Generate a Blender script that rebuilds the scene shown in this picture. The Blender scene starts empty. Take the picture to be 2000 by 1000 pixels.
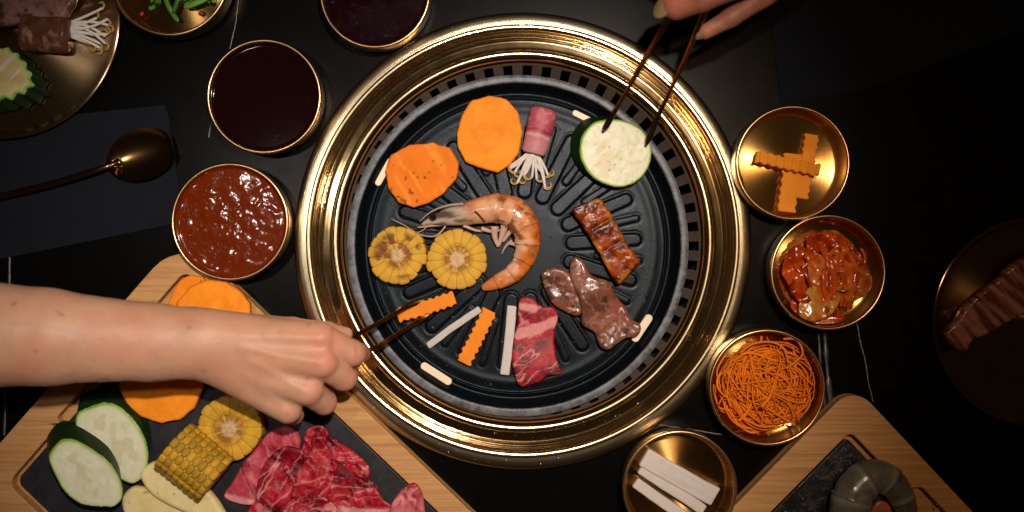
import bpy, bmesh, math, random
import numpy as np
from mathutils import Vector, Matrix

random.seed(7)
S = 0.0004            # metres per unit of layout (one unit = 0.4 mm)
CAMH = 2125.0         # camera height above the table in layout units (0.85 m)
scene = bpy.context.scene
col0 = scene.collection

# ------------------------------------------------------------------ camera
cam_d = bpy.data.cameras.new('camera')
cam_d.sensor_width = 36.0
cam_d.lens = 36.0 * CAMH / 2000.0
cam_d.clip_start = 0.01
cam_d.clip_end = 20
cam_d.dof.use_dof = True
cam_d.dof.focus_distance = CAMH * S
cam_d.dof.aperture_fstop = 3.2
cam = bpy.data.objects.new('camera', cam_d)
cam.location = (0, 0, CAMH * S)
col0.objects.link(cam)
scene.camera = cam
scene.view_settings.view_transform = 'Standard'
scene.view_settings.look = 'None'
scene.view_settings.exposure = 0.0
scene.view_settings.gamma = 1.0

# ------------------------------------------------------------------ world: a dim warm room
w = bpy.data.worlds.new('World')
scene.world = w
w.use_nodes = True
wn = w.node_tree.nodes; wl = w.node_tree.links
bg = wn['Background']
bg.inputs['Color'].default_value = (1.0, 0.68, 0.42, 1)
bg.inputs['Strength'].default_value = 0.014

# ------------------------------------------------------------------ lamps
def spot(name, loc, aim, energy, color, size, blend, radius):
    d = bpy.data.lights.new(name, 'SPOT')
    d.energy = energy; d.color = color; d.spot_size = math.radians(size)
    d.spot_blend = blend; d.shadow_soft_size = radius * S
    o = bpy.data.objects.new(name, d)
    o.location = Vector(loc) * S
    dr = (Vector(aim) - Vector(loc)).normalized()
    o.rotation_euler = dr.to_track_quat('-Z', 'Y').to_euler()
    col0.objects.link(o)
    return o
spot('pendant_spot_lamp', (300, 620, 2900), (-230, -90, 0), 56.0, (1.0, 0.865, 0.75), 41, 1.0, 50)
spot('left_spot_lamp', (-960, 330, 2800), (-480, 0, 0), 8.0, (1.0, 0.88, 0.78), 30, 1.0, 70)
spot('warm_fill_lamp', (700, 500, 3400), (520, -110, 0), 13.0, (1.0, 0.62, 0.32), 34, 1.0, 90)  # unseen fill, added to warm and brighten the right-hand bowls

# ------------------------------------------------------------------ numpy helpers
def P(x, y, z=0.0):
    """layout point whose picture position is (x, y) at height z"""
    k = 1.0 - z / CAMH
    return np.array([(x - 1000.0) * k, (500.0 - y) * k, z], float)

def PP(pts, z):
    return np.array([P(p[0], p[1], z)[:2] for p in pts])

def _hash(ix, iy, iz, seed):
    n = (ix * 374761393 + iy * 668265263 + iz * 2147483647 % 1274126177 + seed * 974634777) & 0xffffffff
    n = (n ^ (n >> 13)) * 1274126177 & 0xffffffff
    n = (n ^ (n >> 16)) * 2246822519 & 0xffffffff
    n = n ^ (n >> 15)
    return (n & 0xffffff) / float(0xffffff)

def vnoise(x, y, z=0.0, seed=0):
    x = np.asarray(x, float); y = np.asarray(y, float)
    z = np.asarray(z, float) + np.zeros_like(x)
    xi = np.floor(x).astype(np.int64); yi = np.floor(y).astype(np.int64); zi = np.floor(z).astype(np.int64)
    fx = x - xi; fy = y - yi; fz = z - zi
    fx = fx * fx * (3 - 2 * fx); fy = fy * fy * (3 - 2 * fy); fz = fz * fz * (3 - 2 * fz)
    def h(a, b, c): return _hash(xi + a, yi + b, (zi + c) * 7919, seed)
    x00 = h(0,0,0) * (1-fx) + h(1,0,0) * fx
    x10 = h(0,1,0) * (1-fx) + h(1,1,0) * fx
    x01 = h(0,0,1) * (1-fx) + h(1,0,1) * fx
    x11 = h(0,1,1) * (1-fx) + h(1,1,1) * fx
    return ((x00 * (1-fy) + x10 * fy) * (1-fz) + (x01 * (1-fy) + x11 * fy) * fz)

def fbm(x, y, z=0.0, seed=0, octv=4):
    s = 0; a = 0.5; t = 0
    for i in range(octv):
        s = s + a * vnoise(np.asarray(x) * 2**i, np.asarray(y) * 2**i, np.asarray(z) * 2**i, seed + i * 17)
        t += a; a *= 0.5
    return s / t            # 0..1

def ss(a, b, x):
    t = np.clip((x - a) / (b - a), 0, 1)
    return t * t * (3 - 2 * t)

def mixc(c1, c2, t):
    t = np.clip(np.asarray(t), 0, 1)[..., None]
    return np.asarray(c1) * (1 - t) + np.asarray(c2) * t

def smooth_poly(pts, n=8, closed=True):
    pts = np.array(pts, float); m = len(pts); out = []
    rng = range(m) if closed else range(m - 1)
    for i in rng:
        if closed: p0, p1, p2, p3 = pts[i-1], pts[i], pts[(i+1) % m], pts[(i+2) % m]
        else: p0, p1, p2, p3 = pts[max(i-1,0)], pts[i], pts[i+1], pts[min(i+2, m-1)]
        for k in range(n):
            t = k / n
            out.append(0.5 * ((2*p1) + (-p0+p2)*t + (2*p0-5*p1+4*p2-p3)*t*t + (-p0+3*p1-3*p2+p3)*t**3))
    if not closed: out.append(pts[-1])
    return np.array(out)

def poly_dist(poly, x, y):
    """signed distance to polygon (negative inside)"""
    sh = np.shape(x); x = np.ravel(x); y = np.ravel(y)
    d = np.full(x.shape, 1e18); ins = np.zeros(x.shape, bool)
    n = len(poly)
    for i in range(n):
        ax, ay = poly[i]; bx, by = poly[(i+1) % n]
        ex, ey = bx-ax, by-ay
        wx, wy = x-ax, y-ay
        t = np.clip((wx*ex + wy*ey) / (ex*ex + ey*ey + 1e-12), 0, 1)
        dx = wx - ex*t; dy = wy - ey*t
        d = np.minimum(d, dx*dx + dy*dy)
        if abs(by-ay) > 1e-12:
            c = ((ay <= y) & (by > y)) | ((by <= y) & (ay > y))
            xi = ax + (y-ay) * ex / (by-ay)
            ins ^= c & (x < xi)
    d = np.sqrt(d)
    return np.where(ins, -d, d).reshape(sh)

def snets(f, lo, hi, h):
    """surface nets: the zero surface of f as quads"""
    lo = np.array(lo, float); hi = np.array(hi, float)
    n = np.ceil((hi - lo) / h).astype(int) + 1
    ax = [lo[i] + h * np.arange(n[i]) for i in range(3)]
    X, Y, Z = np.meshgrid(*ax, indexing='ij')
    F = f(X, Y, Z)
    F[0] = F[-1] = 1; F[:, 0] = F[:, -1] = 1; F[:, :, 0] = F[:, :, -1] = 1
    G = [F[a:n[0]-1+a, b:n[1]-1+b, c:n[2]-1+c] for a in (0,1) for b in (0,1) for c in (0,1)]
    neg = sum((g < 0).astype(int) for g in G)
    act = (neg > 0) & (neg < 8)
    I = np.argwhere(act)
    idx = -np.ones(act.shape, int); idx[act] = np.arange(len(I))
    C = np.stack([g[act] for g in G], 1)
    offs = np.array([(a,b,c) for a in (0,1) for b in (0,1) for c in (0,1)], float)
    acc = np.zeros((len(I), 3)); cnt = np.zeros(len(I))
    for a in range(8):
        for b in range(a+1, 8):
            if np.abs(offs[a]-offs[b]).sum() != 1: continue
            fa, fb = C[:, a], C[:, b]
            m = (fa < 0) != (fb < 0)
            t = np.where(m, fa / np.where(m, fa - fb, 1), 0)
            acc += np.where(m[:, None], offs[a] + t[:, None] * (offs[b]-offs[a]), 0); cnt += m
    V = lo + h * (I + acc / cnt[:, None])
    quads = []
    neg3 = F < 0
    for d in range(3):
        e1, e2 = (d+1) % 3, (d+2) % 3
        sl0 = [slice(None)]*3; sl1 = [slice(None)]*3
        sl0[d] = slice(0, -1); sl1[d] = slice(1, None)
        ch = neg3[tuple(sl0)] != neg3[tuple(sl1)]
        E = np.argwhere(ch)
        ok = (E[:, e1] > 0) & (E[:, e2] > 0) & (E[:, e1] < n[e1]-1) & (E[:, e2] < n[e2]-1)
        E = E[ok]
        u1 = np.zeros(3, int); u1[e1] = 1; u2 = np.zeros(3, int); u2[e2] = 1
        q = [E-u1-u2, E-u2, E, E-u1]
        q = np.stack([idx[tuple(v.T)] for v in q], 1)
        fl = neg3[tuple(E.T)]
        q[~fl] = q[~fl][:, ::-1]
        quads.append(q)
    return V, np.concatenate(quads)

# ------------------------------------------------------------------ object helpers
def tag(o, label=None, cat=None, group=None, kind=None):
    if label: o['label'] = label
    if cat: o['category'] = cat
    if group: o['group'] = group
    if kind: o['kind'] = kind
    return o

def empty(name, base, label=None, cat=None, group=None):
    o = bpy.data.objects.new(name, None)
    o.empty_display_size = 0.01
    o.location = Vector(base) * S
    col0.objects.link(o)
    return tag(o, label, cat, group)

def mk(name, V, F, mat, parent=None, col=None, smooth=True, base=None):
    """one mesh object; V in layout units, world position"""
    V = np.asarray(V, float)
    if parent is not None: org = np.array(parent.location)
    elif base is not None: org = np.array(base, float) * S
    else: org = np.array([(V[:,0].min()+V[:,0].max())/2, (V[:,1].min()+V[:,1].max())/2, V[:,2].min()]) * S
    if parent is not None and parent.parent is not None: org = org + np.array(parent.parent.location)
    me = bpy.data.meshes.new(name)
    W = V * S - org
    if isinstance(F, np.ndarray) and F.ndim == 2:
        k = F.shape[1]
        me.vertices.add(len(W)); me.vertices.foreach_set('co', W.astype(np.float32).ravel())
        me.loops.add(F.size); me.loops.foreach_set('vertex_index', F.astype(np.int32).ravel())
        me.polygons.add(len(F))
        me.polygons.foreach_set('loop_start', np.arange(0, F.size, k, dtype=np.int32))
        me.polygons.foreach_set('loop_total', np.full(len(F), k, np.int32))
        me.update(calc_edges=True)
    else:
        me.from_pydata(W.tolist(), [], [list(map(int, f)) for f in F])
    me.validate()
    if smooth:
        me.polygons.foreach_set('use_smooth', np.ones(len(me.polygons), bool))
    if col is not None:
        c = np.asarray(col, float)
        if c.ndim == 1: c = np.tile(c, (len(V), 1))
        a = me.color_attributes.new('Col', 'FLOAT_COLOR', 'POINT')
        a.data.foreach_set('color', np.concatenate([np.clip(c, 0, 1), np.ones((len(c),1))], 1).astype(np.float32).ravel())
    me.materials.append(mat)
    o = bpy.data.objects.new(name, me)
    col0.objects.link(o)
    if parent is not None: o.parent = parent
    else: o.location = Vector(org)
    return o

def lathe(prof, c, seg=128, jitter=None):
    prof = np.array(prof, float); m = len(prof)
    a = np.linspace(0, 2*math.pi, seg, endpoint=False)
    R = prof[:, 0][:, None] * np.ones(seg); Z = prof[:, 1][:, None] * np.ones(seg)
    X = c[0] + R * np.cos(a); Y = c[1] + R * np.sin(a)
    if len(c) > 2: Z = Z + c[2]
    V = np.stack([X, Y, Z], -1).reshape(-1, 3)
    i = np.arange(m-1)[:, None]; j = np.arange(seg)[None]; jn = (j+1) % seg
    F = np.stack([i*seg+j, i*seg+jn, (i+1)*seg+jn, (i+1)*seg+j], -1).reshape(-1, 4)
    return V, F[:, ::-1] if prof[0,0] < prof[-1,0] and False else F

def prof_smooth(p, n=5): return smooth_poly(p, n, closed=False)

def tube(path, rad, seg=10, squash=1.0, up=(0,0,1), cap=True, rot=None):
    """swept tube; rad scalar/array of half widths; squash = height / width"""
    path = np.array(path, float); n = len(path)
    rad = np.ones(n) * rad if np.ndim(rad) == 0 else np.array(rad, float)
    sq = np.ones(n) * squash if np.ndim(squash) == 0 else np.array(squash, float)
    T = np.gradient(path, axis=0); T /= np.linalg.norm(T, axis=1)[:, None] + 1e-9
    up = np.array(up, float)
    Sx = np.cross(T, up); ln = np.linalg.norm(Sx, axis=1)[:, None]
    Sx = np.where(ln < 1e-3, np.array([1., 0, 0]), Sx / (ln + 1e-9))
    U = np.cross(Sx, T)
    a = np.linspace(0, 2*math.pi, seg, endpoint=False)
    V = (path[:, None] + rad[:, None, None] * (np.cos(a)[None, :, None] * Sx[:, None] + (np.sin(a)[None, :, None] * sq[:, None, None]) * U[:, None])).reshape(-1, 3)
    F = []
    for i in range(n-1):
        for j in range(seg):
            k = (j+1) % seg
            F.append((i*seg+j, i*seg+k, (i+1)*seg+k, (i+1)*seg+j))
    if cap:
        F.append(tuple(range(seg))[::-1]); F.append(tuple((n-1)*seg + j for j in range(seg)))
    return V, F

def curve_slab(name, outlines, z0, z1, bevel, mat, parent=None, base=None, res=0):
    """flat plate with a rounded edge, outlines = outer polygon then holes"""
    cu = bpy.data.curves.new(name, 'CURVE'); cu.dimensions = '2D'; cu.fill_mode = 'BOTH'
    for ol in outlines:
        sp = cu.splines.new('POLY'); sp.points.add(len(ol)-1)
        for i, p in enumerate(ol): sp.points[i].co = (p[0], p[1], 0, 1)
        sp.use_cyclic_u = True
    cu.extrude = (z1-z0)/2 - bevel; cu.bevel_depth = bevel; cu.bevel_resolution = 2; cu.offset = -bevel
    t = bpy.data.objects.new('tmp', cu); col0.objects.link(t)
    dg = bpy.context.evaluated_depsgraph_get()
    me = bpy.data.meshes.new_from_object(t.evaluated_get(dg))
    V = np.empty(len(me.vertices)*3); me.vertices.foreach_get('co', V); V = V.reshape(-1, 3)
    V[:, 2] += (z0+z1)/2
    F = [tuple(p.vertices) for p in me.polygons]
    bpy.data.objects.remove(t); bpy.data.curves.remove(cu); bpy.data.meshes.remove(me)
    # weld
    key = {}; rm = []; nv = []
    for v in V:
        k = tuple(np.round(v, 2))
        if k not in key: key[k] = len(nv); nv.append(v)
        rm.append(key[k])
    F2 = []
    for f in F:
        g = []
        for i in f:
            if rm[i] not in g: g.append(rm[i])
        if len(g) > 2: F2.append(g)
    o = mk(name, np.array(nv), F2, mat, parent, smooth=False, base=base)
    return o

def rrect(c, ax, hw, hh, r, n=6):
    """rounded rectangle outline, long axis direction ax (unit), half sizes"""
    ax = np.array(ax, float); ax /= np.linalg.norm(ax); ay = np.array([-ax[1], ax[0]])
    out = []
    for (sx, sy, a0) in ((1,1,0), (-1,1,90), (-1,-1,180), (1,-1,270)):
        for k in range(n+1):
            a = math.radians(a0 + 90*k/n)
            p = np.array([sx*(hw-r) + r*math.cos(a), sy*(hh-r) + r*math.sin(a)])
            out.append(np.array(c) + p[0]*ax + p[1]*ay)
    return np.array(out)

# ------------------------------------------------------------------ materials
class MB:
    def __init__(s, name):
        s.m = bpy.data.materials.new(name); s.m.use_nodes = True
        s.nt = s.m.node_tree; s.n = s.nt.nodes; s.l = s.nt.links
        s.b = s.n['Principled BSDF']
        tc = s.n.new('ShaderNodeTexCoord'); vm = s.n.new('ShaderNodeVectorMath'); vm.operation = 'SCALE'
        vm.inputs['Scale'].default_value = 1/S
        s.l.new(tc.outputs['Object'], vm.inputs[0]); s.co = vm.outputs[0]
    def set(s, **k):
        for a, v in k.items():
            a = a.replace('_', ' ')
            i = s.b.inputs[a]
            if hasattr(v, 'is_output') or isinstance(v, bpy.types.NodeSocket): s.l.new(v, i)
            elif isinstance(v, tuple) and len(v) == 3 and i.type == 'RGBA': i.default_value = (*v, 1)
            else: i.default_value = v
        return s
    def mapping(s, scale=(1,1,1), rot=(0,0,0), src=None):
        m = s.n.new('ShaderNodeMapping'); m.inputs['Scale'].default_value = scale; m.inputs['Rotation'].default_value = rot
        s.l.new(src or s.co, m.inputs['Vector']); return m.outputs[0]
    def noise(s, scale, detail=3, rough=0.55, src=None, dist=0):
        t = s.n.new('ShaderNodeTexNoise'); t.inputs['Scale'].default_value = scale
        t.inputs['Detail'].default_value = detail; t.inputs['Roughness'].default_value = rough
        t.inputs['Distortion'].default_value = dist
        s.l.new(src or s.co, t.inputs['Vector']); return t.outputs['Fac']
    def voronoi(s, scale, src=None, feature='F1'):
        t = s.n.new('ShaderNodeTexVoronoi'); t.feature = feature; t.inputs['Scale'].default_value = scale
        s.l.new(src or s.co, t.inputs['Vector']); return t.outputs['Distance']
    def ramp(s, fac, stops):
        r = s.n.new('ShaderNodeValToRGB'); e = r.color_ramp.elements
        while len(e) < len(stops): e.new(0.5)
        for i, (p, c) in enumerate(stops):
            e[i].position = p; e[i].color = (*c, 1) if isinstance(c, tuple) else (c, c, c, 1)
        s.l.new(fac, r.inputs[0]); return r.outputs[0]
    def mix(s, fac, a, b, mode='MIX'):
        m = s.n.new('ShaderNodeMix'); m.data_type = 'RGBA'; m.blend_type = mode
        for i, v in ((0, fac), (6, a), (7, b)):
            if isinstance(v, bpy.types.NodeSocket): s.l.new(v, m.inputs[i])
            else: m.inputs[i].default_value = (*v, 1) if isinstance(v, tuple) else v
        return m.outputs[2]
    def math(s, op, a, b=0.0):
        m = s.n.new('ShaderNodeMath'); m.operation = op
        for i, v in ((0, a), (1, b)):
            if isinstance(v, bpy.types.NodeSocket): s.l.new(v, m.inputs[i])
            else: m.inputs[i].default_value = v
        return m.outputs[0]
    def attr(s, name='Col'):
        a = s.n.new('ShaderNodeAttribute'); a.attribute_name = name; return a.outputs['Color']
    def bump(s, h, strength=0.3, dist=1.0, prev=None):
        b = s.n.new('ShaderNodeBump'); b.inputs['Strength'].default_value = strength
        b.inputs['Distance'].default_value = dist * S
        s.l.new(h, b.inputs['Height'])
        if prev is not None: s.l.new(prev, b.inputs['Normal'])
        s.l.new(b.outputs[0], s.b.inputs['Normal']); return b.outputs[0]
    def polar(s, rs, angs):
        """coordinates that run round the object's own vertical axis (turned metal)"""
        sp = s.n.new('ShaderNodeSeparateXYZ'); s.l.new(s.co, sp.inputs[0])
        r = s.math('POWER', s.math('ADD', s.math('MULTIPLY', sp.outputs[0], sp.outputs[0]), s.math('MULTIPLY', sp.outputs[1], sp.outputs[1])), 0.5)
        an = s.math('ARCTAN2', sp.outputs[1], sp.outputs[0])
        cb = s.n.new('ShaderNodeCombineXYZ')
        s.l.new(s.math('MULTIPLY', r, rs), cb.inputs[0]); s.l.new(s.math('MULTIPLY', an, angs), cb.inputs[1])
        return cb.outputs[0], r

def food(name, rough=0.45, sss=0.15, sssr=(1.0,0.4,0.2), nscale=0.06, namt=0.25, bscale=0.15, bstr=0.3, bdist=2.0, coat=0.0, spec=0.18, wet=None, scol=None):
    m = MB(name)
    n = m.noise(nscale, 5, 0.6)
    c = m.mix(1.0, m.attr(), m.ramp(n, [(0.25, 1-namt), (0.75, 1+namt)]) if namt < 0 else m.ramp(n, [(0.3, 1.0-namt), (0.7, 1.0)]), 'MULTIPLY')
    m.set(Base_Color=c, Roughness=rough, Coat_Weight=coat, Coat_Roughness=0.12, Specular_IOR_Level=spec)
    if sss: m.set(Subsurface_Weight=sss, Subsurface_Radius=sssr, Subsurface_Scale=4*S)
    if wet:
        r = m.ramp(m.noise(wet, 4, 0.6), [(0.42, 0.12), (0.6, rough)])
        m.set(Roughness=r)
    m.bump(m.noise(bscale, 5, 0.6), bstr, bdist)
    return m.m

def brass(name, col=(0.72, 0.47, 0.2), rough=0.24, aniso=0.0, turned=True, scr=0.25):
    m = MB(name)
    if turned:
        co, r = m.polar(1.4, 1.2)
        n = m.noise(1.0, 3, 0.7, src=co)
    else:
        n = m.noise(0.4, 4, 0.7, src=m.mapping((0.15, 2, 1)))
    blotch = m.noise(0.03, 4, 0.6)
    c = m.mix(m.ramp(blotch, [(0.35, 0.0), (0.7, 0.6)]), col, tuple(x*0.75 for x in col))
    rr = m.math('ADD', m.math('MULTIPLY', n, 0.05), m.math('ADD', rough-0.03, m.math('MULTIPLY', blotch, 0.06)))
    m.set(Base_Color=c, Metallic=1.0, Roughness=rr)
    if aniso:
        t = m.n.new('ShaderNodeTangent'); t.direction_type = 'RADIAL'; t.axis = 'Z'
        m.set(Anisotropic=aniso, Anisotropic_Rotation=0.25); m.l.new(t.outputs[0], m.b.inputs['Tangent'])
    m.bump(n, scr, 0.5)
    return m.m

M = {}
M['brass_bowl'] = brass('turned brass bowl', (0.62, 0.37, 0.12), 0.19, 0.96, scr=0.08)
M['brass_plate'] = brass('brushed brass plate', (0.60, 0.41, 0.22), 0.20, 0.96, scr=0.08)
M['brass_ring'] = brass('polished brass ring', (0.88, 0.62, 0.30), 0.05, 0.0, scr=0.0)
M['brass_brushed'] = brass('worn brushed brass flange', (0.60, 0.49, 0.31), 0.20, 0.0, scr=0.35)
M['brass_crest'] = brass('worn brass crest', (0.84, 0.66, 0.40), 0.15, 0.0, scr=0.25)
M['brass_lip'] = brass('brushed brass lip', (0.58, 0.38, 0.18), 0.25, 0.0, scr=0.15)
M['brass_tong'] = brass('copper brass tongs', (0.42, 0.21, 0.075), 0.20, 0.0, turned=False)
M['brass_spoon'] = brass('dull brass spoon', (0.26, 0.15, 0.06), 0.15, 0.0, turned=False, scr=0.1)

def _table():
    m = MB('dark stone laminate')
    n = m.noise(0.012, 5, 0.6); g = m.noise(0.9, 2, 0.6)
    c = m.mix(n, (0.0012, 0.0011, 0.0011), (0.0024, 0.0022, 0.0022))
    c = m.mix(m.ramp(g, [(0.5, 0.0), (0.8, 0.5)]), c, (0.007, 0.0066, 0.0066))
    m.set(Base_Color=c, Roughness=m.math('ADD', m.math('MULTIPLY', m.noise(0.02, 4, 0.65), 0.10), 0.22), Specular_IOR_Level=0.06)
    m.bump(m.noise(0.5, 3, 0.7), 0.10, 0.6)
    return m.m
M['table'] = _table()
def _vein():
    m = MB('pale stone vein')
    m.set(Base_Color=m.mix(m.noise(0.15, 4), (0.10, 0.10, 0.10), (0.30, 0.29, 0.28)), Roughness=0.4); return m.m
M['vein'] = _vein()
def _cloth(c):
    m = MB('woven napkin'); 
    wv = m.n.new('ShaderNodeTexWave'); wv.inputs['Scale'].default_value = 0.35; m.l.new(m.co, wv.inputs['Vector'])
    m.set(Base_Color=m.mix(m.noise(0.02, 4), c, tuple(x*1.5 for x in c)), Roughness=0.9, Specular_IOR_Level=0.1)
    m.bump(m.math('ADD', wv.outputs['Fac'], m.noise(1.2, 2)), 0.3, 0.6); return m.m
M['napkin'] = _cloth((0.007, 0.0085, 0.013))
def _pan():
    m = MB('speckled non-stick coating')
    sp = m.ramp(m.voronoi(0.55), [(0.0, 1.0), (0.28, 0.0)])
    n = m.noise(0.018, 5, 0.65)
    m.set(Base_Color=m.mix(sp, (0.0032, 0.0044, 0.0062), (0.017, 0.020, 0.027)),
          Roughness=m.ramp(n, [(0.35, 0.22), (0.65, 0.34)]), Specular_IOR_Level=0.13, Specular_Tint=(0.72, 0.86, 1.0))
    h = m.math('ADD', m.noise(0.45, 4, 0.7), m.math('MULTIPLY', sp, 0.5))
    m.bump(h, 0.28, 1.0); return m.m
M['pan'] = _pan()
def _rim():
    m = MB('grey stone-effect pan rim')
    n = m.noise(0.06, 5, 0.7)
    m.set(Base_Color=m.mix(m.ramp(n, [(0.35, 0.0), (0.65, 1.0)]), (0.04, 0.045, 0.055), (0.16, 0.175, 0.20)), Roughness=0.38, Specular_IOR_Level=0.35)
    m.bump(m.noise(0.5, 3, 0.7), 0.3, 1.0); return m.m
M['rim'] = _rim()
M['dark'] = MB('dark void steel').set(Base_Color=(0.012, 0.010, 0.009), Roughness=0.7).m  # near black: the shade of the hollow is put into the colour
def _steel():
    m = MB('heat-stained steel')
    m.set(Base_Color=m.mix(m.noise(0.05, 4), (0.07, 0.052, 0.043), (0.13, 0.10, 0.085)), Metallic=0.4, Roughness=0.5); return m.m
M['steel'] = _steel()
M['trim'] = MB('dull steel trim').set(Base_Color=(0.13, 0.13, 0.13), Metallic=0.6, Roughness=0.4).m
def _cream():
    m = MB('cream lit-slot fill')
    m.set(Base_Color=m.mix(m.noise(0.05, 3), (0.80, 0.62, 0.40), (0.92, 0.78, 0.58)), Roughness=0.45); return m.m  # pale colour stands in for the lit space seen through the slots
M['cream'] = _cream()
def _wood(ang):
    m = MB('bamboo wood')
    mp = m.mapping((0.004, 0.16, 0.16), (0, 0, ang))
    g = m.noise(1.0, 5, 0.65, src=mp); g2 = m.noise(3.5, 3, 0.6, src=m.mapping((0.012, 0.35, 0.3), (0, 0, ang)))
    c = m.mix(m.ramp(g, [(0.3, 0.0), (0.7, 1.0)]), (0.40, 0.185, 0.06), (0.62, 0.35, 0.14))
    c = m.mix(m.ramp(g2, [(0.5, 0.0), (0.75, 0.55)]), c, (0.26, 0.125, 0.05))
    m.set(Base_Color=c, Roughness=0.5, Specular_IOR_Level=0.2)
    m.bump(m.math('ADD', g, g2), 0.12, 0.6); return m.m
M['slate'] = None
def _slate():
    m = MB('black slate')
    n = m.noise(0.03, 6, 0.7)
    m.set(Base_Color=m.mix(n, (0.010, 0.011, 0.0135), (0.030, 0.032, 0.037)), Roughness=m.ramp(n, [(0.4, 0.35), (0.7, 0.5)]), Specular_IOR_Level=0.25)
    m.bump(m.noise(0.12, 6, 0.7), 0.25, 1.2); return m.m
M['slate'] = _slate()
def _slatewet():
    m = MB('wet black slate')
    n = m.noise(0.035, 6, 0.7)
    m.set(Base_Color=(0.012, 0.013, 0.016), Roughness=m.ramp(n, [(0.4, 0.05), (0.6, 0.35)]))
    m.bump(m.noise(0.08, 5, 0.7), 0.6, 3.0); return m.m
M['slatewet'] = _slatewet()

# foods: colours come from the vertex colours computed with each shape
M['orange_veg'] = food('cut pumpkin flesh', 0.62, 0.3, (1.0, 0.4, 0.1), 0.03, 0.12, 0.25, 0.35, 1.2)
M['carrot'] = food('cut carrot', 0.6, 0.25, (1.0, 0.35, 0.08), 0.06, 0.12, 0.3, 0.25, 1.0)
M['zucchini'] = food('cut zucchini', 0.38, 0.3, (0.6, 0.8, 0.3), 0.08, 0.10, 0.12, 0.3, 1.5, spec=0.35)
M['corn'] = food('corn kernels', 0.52, 0.2, (1.0, 0.6, 0.15), 0.09, 0.15, 0.2, 0.3, 1.2)
M['white_veg'] = food('white radish', 0.4, 0.35, (1.0, 0.9, 0.8), 0.05, 0.06, 0.2, 0.15, 1.0)
M['sprout'] = food('bean sprout', 0.3, 0.3, (1.0, 0.9, 0.8), 0.1, 0.1, 0.3, 0.2, 0.8, coat=0.2)
M['raw_beef'] = food('raw marbled beef', 0.48, 0.15, (1.0, 0.25, 0.2), 0.1, 0.18, 0.12, 0.2, 1.5, spec=0.25)
M['cooked_beef'] = food('grilled beef', 0.34, 0.08, (1.0, 0.3, 0.2), 0.08, 0.3, 0.14, 0.30, 1.2, spec=0.22, wet=0.16)
M['eel'] = food('glazed eel', 0.30, 0.1, (1.0, 0.3, 0.1), 0.07, 0.3, 0.16, 0.35, 1.3, spec=0.09, wet=0.12)
M['prawn'] = food('grilled prawn shell', 0.28, 0.2, (1.0, 0.5, 0.3), 0.08, 0.15, 0.14, 0.25, 1.4, spec=0.45, wet=0.08)
M['kimchi'] = food('kimchi leaf', 0.25, 0.25, (1.0, 0.3, 0.1), 0.08, 0.4, 0.14, 0.22, 1.5, spec=0.45, wet=0.10)
M['leaf'] = food('green onion', 0.32, 0.2, (0.3, 0.8, 0.2), 0.08, 0.25, 0.1, 0.3, 1.5)
def _skin():
    m = MB('skin')
    n = m.noise(0.02, 5, 0.6)
    c = m.mix(1.0, m.attr(), m.ramp(n, [(0.3, (0.90, 0.84, 0.82)), (0.7, (1.0, 1.0, 1.0))]), 'MULTIPLY')
    m.set(Base_Color=c, Roughness=0.48, Subsurface_Weight=0.25, Subsurface_Radius=(1.0, 0.35, 0.2), Subsurface_Scale=14*S, Specular_IOR_Level=0.4)
    v = m.voronoi(0.22)
    m.bump(m.math('ADD', m.math('MULTIPLY', v, 0.6), m.noise(0.12, 5, 0.6)), 0.25, 1.4); return m.m
M['skin'] = _skin()
M['nail'] = MB('finger nail').set(Base_Color=(0.26, 0.17, 0.085), Roughness=0.3).m
def _sauce(c1, c2, bs, bstr, bd, rough=0.1):
    m = MB('sauce')
    m.set(Base_Color=m.mix(m.noise(0.05, 5, 0.6), c1, c2), Roughness=rough, Specular_IOR_Level=0.2)
    if bstr:
        a_ = m.ramp(m.noise(bs, 3, 0.6, dist=0.8), [(0.58, 0.0), (0.78, 1.0)])
        m.bump(a_, bstr, bd)
    return m.m
M['dark_sauce'] = _sauce((0.006, 0.0013, 0.0014), (0.010, 0.002, 0.002), 0.03, 0.05, 1.0, 0.06)
M['chili_sauce'] = _sauce((0.095, 0.010, 0.001), (0.16, 0.021, 0.002), 0.17, 0.45, 2.0, 0.10)
M['plum_sauce'] = _sauce((0.006, 0.0006, 0.0014), (0.012, 0.0014, 0.003), 0.12, 0.55, 2.2, 0.10)
M['eelm'] = None
M['oil'] = MB('oil droplet').set(Base_Color=(0.06, 0.06, 0.07), Roughness=0.06, Coat_Weight=1.0).m
M['flake'] = MB('chili flake').set(Base_Color=(0.30, 0.02, 0.01), Roughness=0.35).m

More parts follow.
